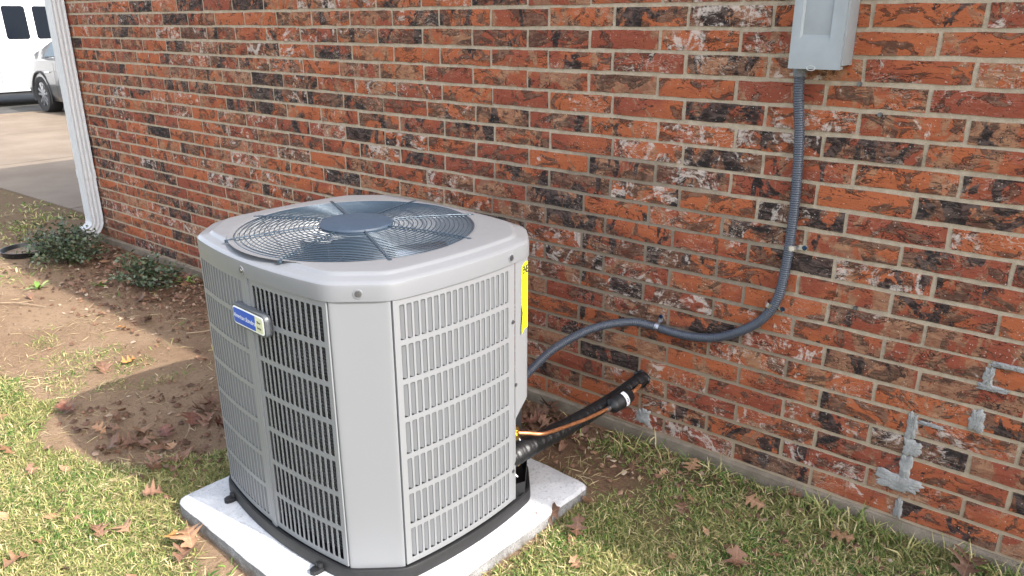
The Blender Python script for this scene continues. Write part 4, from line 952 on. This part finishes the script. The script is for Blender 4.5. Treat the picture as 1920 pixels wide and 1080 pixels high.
big = [(-.358, -.075, .085, 'tan', 'large tan oak leaf on the grass by the foundation, midway between pad and right edge', .03),
       (-.116, -.140, .075, 'tan', 'pale tan oak leaf on the right lawn just left of a pinkish curled leaf', .03), (-.034, -.055, .07, 'brown', 'pinkish brown curled oak leaf leaning by the foundation on the right', .035),
       (-.573, -.600, .08, 'brown', 'curled brown oak leaf leaning against the right side of the pad', .035), (-.520, -.455, .07, 'tan', 'tan leaf standing beside the back right corner of the pad', .03), (-.470, -.590, .075, 'brown', 'dark reddish leaf in the grass just right of the pad', .025),
       (-1.324, -1.325, .10, 'tan', 'big curled tan leaf on top of the clump at the front left of the pad', .045), (-1.36, -1.34, .09, 'orange', 'orange brown leaf at the outer side of the clump by the pad', .03), (-1.29, -1.36, .085, 'brown', 'brown leaf under the clump by the front left of the pad', .025),
       (-1.541, -1.412, .075, 'tan', 'flat brown oak leaf alone on the sunny left lawn beyond the pad corner', .022), (-1.638, -1.272, .07, 'brown', 'brown leaf on the lawn near the left corner of the pad at the shadow edge', .022),
       (-2.291, -1.468, .085, 'tan', 'pale brown leaf on the lawn at the left edge of the picture', .022), (-2.200, -1.363, .075, 'tan', 'tan leaf with raised lobes on the sunny lawn below the unit shadow tip', .026), (-1.969, -1.057, .085, 'red', 'dark red oak leaf at the grass edge inside the unit shadow', .025),
       (-1.617, -1.682, .08, 'tan', 'tan leaf on the lawn near the lower left corner', .022), (-1.583, -1.472, .07, 'brown', 'reddish brown leaf in the lower left lawn', .02), (.455, -.060, .12, 'brown', 'large reddish brown curled leaf at the lower right corner by the foundation', .03),
       (.143, -.133, .08, 'tan', 'long orange brown leaf on the grass low on the right', .025), (-.282, -.29, .055, 'brown', 'small brown leaf with red tip on the right lawn', .02), (-.046, -.428, .09, 'brown', 'dark brown leaf at the bottom edge of the right lawn', .02),
       (-3.110, -.671, .075, 'orange', 'single orange leaf on the sunlit bare dirt', .016), (-2.694, -.838, .07, 'orange', 'orange leaf at the notch where two shadows meet on the dirt', .014), (-2.719, -.943, .10, 'brown', 'brown lobed leaf at the sunny edge of the unit shadow', .016),
       (-2.462, -1.192, .10, 'brown', 'brown leaf in the tip of the unit shadow', .02), (-2.43, -1.215, .09, 'red', 'purplish leaf overlapping another in the tip of the unit shadow', .026), (-2.071, -1.100, .09, 'tan', 'tan oak leaf in the middle of the unit shadow', .02),
       (-2.03, -1.235, .08, 'brown', 'folded brown leaf at the border of dirt and left lawn', .022), (-1.961, -1.15, .08, 'brown', 'dull brown leaf just left of the dark red leaf', .02), (-2.026, -.880, .10, 'brown', 'reddish leaf in the heap beside the left side of the unit', .02),
       (-2.000, -.939, .10, 'red', 'red brown leaf at the front of the heap beside the unit', .022), (-2.062, -.825, .09, 'brown', 'brown leaf at the back of the heap beside the unit', .022), (-.965, -.05, .11, 'brown', 'large brown oak leaf at the wall between the unit and the black pipe', .03), (-.990, -.095, .09, 'brown', 'brown leaf behind the unit in front of a larger one by the wall', .022)]
for x, y, s_, k, lb, up in big: leaf(x, y, s_, k, lb, None, up)
def scatter(n, fx, kinds, smin, smax, label, group, up=.012):
    for _ in range(n):
        x, y = fx(); leaf(x, y, lrng.uniform(smin, smax), lrng.choice(kinds), label, group, up + lrng.uniform(0, .010), .5)
scatter(85, lambda: (lrng.gauss(-3.75, .55), min(-.06, -abs(lrng.gauss(.05, .26)) - .03)), ['brown', 'brown', 'tan', 'brown'], .04, .08, 'dead brown leaf lying in the litter around the low shrubs by the wall', 'dead leaves around the shrubs')
scatter(26, lambda: (lrng.uniform(-2.35, -1.72), lrng.uniform(-1.24, -1.06)), ['brown', 'brown', 'brown', 'tan'], .04, .08, 'dead brown leaf in the shadowed band of litter where dirt meets lawn', 'dead leaves in the unit shadow')
scatter(12, lambda: (lrng.gauss(-2.02, .10), lrng.gauss(-.82, .09)), ['brown', 'brown', 'red'], .05, .09, 'dead reddish leaf heaped in the shade beside the left side of the unit', 'dead leaves beside the unit')
scatter(40, lambda: (lrng.uniform(-1.25, -.72), lrng.uniform(-.33, -.03)), ['brown', 'brown', 'red'], .04, .08, 'dead brown leaf on the soil behind the unit under the pipes', 'dead leaves behind the unit')
scatter(18, lambda: (lrng.uniform(-.6, .5), lrng.uniform(-.75, -.04)), ['brown', 'tan'], .03, .055, 'small brown leaf scrap sunk in the grass of the right lawn', 'leaf scraps in the right lawn', .008)
scatter(22, lambda: (lrng.uniform(-2.7, -1.2), lrng.uniform(-1.75, -1.3)), ['brown', 'tan', 'tan'], .03, .06, 'small brown leaf scrap sunk in the grass of the sunny left lawn', 'leaf scraps in the left lawn', .008)

# ------------------------------------------------------------------ grass, straw, litter (uncountable)
def vnoise(x, y, s, seed):   # smooth value noise
    g = np.random.default_rng(seed).random((64, 64)); u = x * s; v = y * s; i = np.floor(u).astype(int); j = np.floor(v).astype(int); a = u - i; b = v - j; a = a * a * (3 - 2 * a); b = b * b * (3 - 2 * b)
    f = lambda p, q: g[p % 64, q % 64]
    return (f(i, j) * (1 - a) + f(i + 1, j) * a) * (1 - b) + (f(i, j + 1) * (1 - a) + f(i + 1, j + 1) * a) * b
edge_x = np.array([-9, -3.4, -3.05, -2.6, -2.45, -2.29, -2.0, -1.86, -1.75, -1.66, -1.5, -1.3, -.5]); edge_y = np.array([-1.2, -1.22, -1.24, -1.24, -1.29, -1.31, -1.27, -1.16, -1.0, -.88, -.82, -.9, -.9])
def in_pad(x, y, m=0.0):
    c, s_ = math.cos(-.045), math.sin(-.045); dx, dy = x - pad_c[0], y - pad_c[1]; u = dx * c + dy * s_; v = -dx * s_ + dy * c
    return (np.abs(u) < hw + m) & (np.abs(v) < hw + m)
def density(x, y):
    n1 = vnoise(x, y, 3.1, 1); n2 = vnoise(x, y, 9, 2); n = .6 * n1 + .4 * n2
    ey = np.interp(x, edge_x, edge_y) + (n - .5) * .22
    lawn = np.clip((ey - y) / .06, 0, 1) * (.75 + .25 * n2)
    bare = np.exp(-((x + 1.13) / .17) ** 2 - ((y + 1.35) / .06) ** 2); lawn *= 1 - .9 * np.clip(bare * 1.5, 0, 1)
    lawn = np.where(x > -.72, 0, lawn)
    sparse = np.where((x < -2.4) & (y < -.3) & (y > -1.35), np.clip((n - .60) * 1.2, 0, .12), 0)
    far = np.where((x < -4.5) & (y < .26), np.clip((-4.5 - x) / .8, 0, 1) * np.clip((n - .45) * 1.3, 0, .35), 0)
    r = np.where((x > -.72) & (y < -.015), np.clip((n - .20) * 3.4, .12, 1), 0)
    dirt = np.exp(-((x + .64) / .12) ** 2 - ((y + .27) / .16) ** 2) + .8 * np.exp(-((x + .30) / .12) ** 2 - ((y + .40) / .06) ** 2) + .9 * np.exp(-((x + .47) / .09) ** 2 - ((y + .26) / .07) ** 2) + .8 * np.exp(-((x + .03) / .1) ** 2 - ((y + .42) / .07) ** 2)
    r *= 1 - np.clip(dirt * 1.1, 0, .93)
    back = np.where((x > -1.6) & (x < -.6) & (y > -.38) & (y < -.02), .03 + .10 * (n > .62), 0)
    d = np.maximum.reduce([lawn, sparse, far, r, back])
    return np.where(in_pad(x, y, .012) | (in_pad(x, y, .06) & (y < -1.2) & (x > -1.42) & (vnoise(x, y, 14, 3) > .22)), 0, d)
def blades(n, box, seed, hmin, hmax, wmin, wmax, lean, dens=density, zoff=0.0):
    g = np.random.default_rng(seed); x = g.uniform(box[0], box[1], n); y = g.uniform(box[2], box[3], n); k = g.random(n) < dens(x, y); x, y = x[k], y[k]; n = len(x)
    z = ghz(x, y) + zoff; h = g.uniform(hmin, hmax, n); w_ = g.uniform(wmin, wmax, n); a = g.uniform(0, 2 * PI, n); el = np.clip(g.normal(lean[0], lean[1], n), .05, 1.5)
    dxy = np.stack([np.cos(a), np.sin(a)], 1); sx_ = np.stack([-np.sin(a), np.cos(a)], 1); tw = g.normal(0, .6, n)
    P0 = np.stack([x, y, z - .003], 1); d1 = np.concatenate([dxy * np.cos(el)[:, None], np.sin(el)[:, None]], 1); el2 = el - g.uniform(.2, .9, n); d2 = np.concatenate([dxy * np.cos(el2)[:, None], np.sin(el2)[:, None]], 1)
    S_ = np.concatenate([sx_ * np.cos(tw)[:, None], np.sin(tw)[:, None]], 1)
    P1 = P0 + d1 * (h * .5)[:, None]; P2 = P1 + d2 * (h * .5)[:, None]; P2[:, 2] = np.maximum(P2[:, 2], z + .002)
    W = (S_ * w_[:, None]) * .5
    V = np.stack([P0 - W * .7, P0 + W * .7, P1 + W, P1 - W, P2 + W * .15, P2 - W * .15], 1).reshape(-1, 3); b = np.arange(n)[:, None] * 6
    F = np.concatenate([b + np.array([[0, 1, 2, 3]]), b + np.array([[3, 2, 4, 5]])], 0)
    return V, F
def grass_mat(name, stops):
    t = NT(name); c = t.ramp(t.island(), stops); p = t.pos(); n = t.noise(p, 4, 3); c = t.mix(t.math('MULTIPLY', t.step(n, .35, .65), .35), c, tuple([.34, .28, .12]))
    tr = t.n('BsdfTranslucent'); t.set(tr.inputs[0], c); t.fin(c, .6, spec=.25); ms = t.n('MixShader'); ms.inputs[0].default_value = .22
    t.t.links.new(t.b.outputs[0], ms.inputs[1]); t.t.links.new(tr.outputs[0], ms.inputs[2]); t.t.links.new(ms.outputs[0], t.out.inputs[0]); return t.m
M_GRASS = grass_mat('grass_blade', [(0, (.030, .085, .014)), (.25, (.065, .145, .024)), (.45, (.14, .22, .045)), (.60, (.29, .30, .095)), (.8, (.44, .37, .175)), (1, (.52, .43, .25))])
M_STRAW = grass_mat('straw', [(0, (.20, .14, .08)), (.5, (.40, .31, .17)), (1, (.55, .46, .28))])
wallstrip = lambda x, y: np.clip(vnoise(x, y, 7, 9) * 1.5 - .45, .06, 1) * np.exp(-((y + .05) / .05) ** 2)
VS = []; FS = []; o = 0
V_, F_ = blades(9000, (-.62, 1.2, -.2, -.016), 31, .04, .09, .0025, .0055, (.85, .35), dens=wallstrip); VS.append(V_); FS.append(F_ + o); o += len(V_)
for args in ((270000, (-3.3, -.9, -1.95, -.75), 1, .014, .040, .0014, .0037, (.5, .45)), (240000, (-.72, 1.0, -1.3, -.01), 2, .013, .040, .0014, .0037, (.5, .45)), (5000, (-1.6, -.6, -.38, -.02), 3, .03, .07, .002, .0045, (.8, .35)),
             (16000, (-4.6, -2.3, -1.4, -.2), 4, .02, .06, .003, .006, (.5, .4)), (34000, (-8.5, -4.4, -1.6, .27), 5, .03, .06, .006, .012, (.6, .4)), (40000, (-5.6, -3.3, -1.95, -1.1), 3, .02, .05, .003, .006, (.55, .4)), (50000, (-3.3, -.9, -2.6, -1.95), 4, .018, .045, .003, .006, (.5, .42)), (14000, (-1.2, 2.5, -2.6, -1.25), 6, .025, .055, .004, .007, (.6, .4)), (16000, (-6, -1.2, -4, -1.9), 7, .03, .06, .006, .01, (.6, .4))):
    V_, F_ = blades(*args, dens=density) if args[2] < 6 else blades(*args, dens=lambda x, y: np.where(in_pad(x, y, .012), 0, .9))
    VS.append(V_); FS.append(F_ + o); o += len(V_)
gr = np_mesh('grass', np.concatenate(VS), np.concatenate(FS), M_GRASS); tag(gr, 'short dry and green lawn grass with bare patches', 'grass', kind='stuff')
def straw_d(x, y): 
    n = vnoise(x, y, 6, 5); return np.where(in_pad(x, y, .02) | (y > -.02), 0, np.clip((n - .3) * 1.2, .04, .8))
VS = []; FS = []; o = 0
for args in ((3200, (-4.9, -1.5, -1.4, -.06), 11, .03, .10, .0014, .003, (.08, .1)), (9000, (-2.9, -1.0, -1.9, -1.1), 12, .03, .07, .002, .004, (.12, .12)), (6500, (-.65, .7, -.95, -.02), 13, .03, .07, .002, .0042, (.15, .15)), (3000, (-7, -4.5, -1.5, .25), 14, .04, .1, .003, .006, (.1, .1)), (700, (-1.5, -.6, -.38, -.03), 15, .03, .09, .0015, .003, (.1, .1))):
    V_, F_ = blades(*args, dens=straw_d, zoff=.006); VS.append(V_); FS.append(F_ + o); o += len(V_)
stw = np_mesh('straw', np.concatenate(VS), np.concatenate(FS), M_STRAW); tag(stw, 'dry straw lying on the dirt and in the lawn', 'straw', kind='stuff')
# crumbs of soil and leaf litter
def crumbs(n, fx, smin, smax, mat, name, label):
    g = np.random.default_rng(77); V = []; F = []; 
    for k in range(n):
        x, y = fx(); s_ = lrng.uniform(smin, smax); z = float(ghz(x, y)) + s_ * .3; b = len(V)
        if in_pad(np.array(x), np.array(y), .02): continue
        q = [(g.normal(0, .15) + cx_, g.normal(0, .15) + cy_2, g.normal(0, .12) + cz_) for cx_, cy_2, cz_ in ((-.5, -.35, 0), (.5, -.35, 0), (.5, .35, 0), (-.5, .35, 0), (0, 0, .45))]
        a = g.uniform(0, 6.28); ca, sa = math.cos(a), math.sin(a)
        V += [(x + s_ * (u * ca - v * sa), y + s_ * (u * sa + v * ca), z + s_ * w_) for u, v, w_ in q]; F += [(b, b + 1, b + 4), (b + 1, b + 2, b + 4), (b + 2, b + 3, b + 4), (b + 3, b, b + 4)]
    return tag(np_mesh(name, V, F, mat), label, name.replace('_', ' '), kind='stuff')
M_CRUMB = leafy('litter_bits', [(0, (.06, .03, .018)), (.5, (.13, .065, .038)), (.85, (.22, .12, .07)), (1, (.38, .30, .22))], .8)
def lit():
    q = lrng.random()
    if q < .66: return lrng.gauss(-3.7, .7), -abs(lrng.gauss(0, .3)) - .03
    if q < .76: return lrng.uniform(-2.4, -1.6), lrng.uniform(-1.28, -.75)
    return lrng.uniform(-1.4, .5), -abs(lrng.gauss(0, .15)) - .03
crumbs(2600, lit, .008, .024, M_CRUMB, 'leaf_litter', 'fine brown leaf litter along the foundation and in the shade')
M_CLOD = leafy('soil_clods', [(0, (.10, .065, .04)), (.6, (.20, .14, .09)), (1, (.30, .22, .15))], .95)
crumbs(2800, lambda: (lrng.uniform(-4.9, -1.5), lrng.uniform(-1.4, -.05)), .003, .009, M_CLOD, 'soil_crumbs', 'small crumbs of soil on the bare dirt')
# twigs
for k, (x, y, a, l, lb) in enumerate(((-3.9, -.86, .5, .34, 'pale forked twig on the sunlit dirt at the left'), (-2.35, -.50, .1, .40, 'long thin twig in the shaded leaf heap left of the unit'), (-1.95, -1.0, -.6, .20, 'short pale stick across the leaf litter in the unit shadow'), (-2.75, -.42, .9, .22, 'short twig on the shaded dirt behind the sunlit patch'))):
    r = random.Random(k); mb = MB(); pth = smooth_path([(-l / 2, 0, .004), (-l / 6, r.uniform(-.02, .02), .010), (l / 6, r.uniform(-.02, .02), .012), (l / 2, 0, .006)], 6); mb.tube(pth, [.0032 - .0018 * i / len(pth) for i in range(len(pth))], 5); mb.tube([pth[8], pth[8] + Vector((l * .2, l * .12, .004))], [.002, .001], 5)
    o_ = mb.build('twig', simple('twig_bark', (.30, .22, .14), .9) if k != 1 else M_STEM, None, smooth=True, loc=(x, y, float(ghz(x, y)) + .004), rot=(0, 0, a)); tag(o_, lb, 'twig', 'twigs on the dirt')
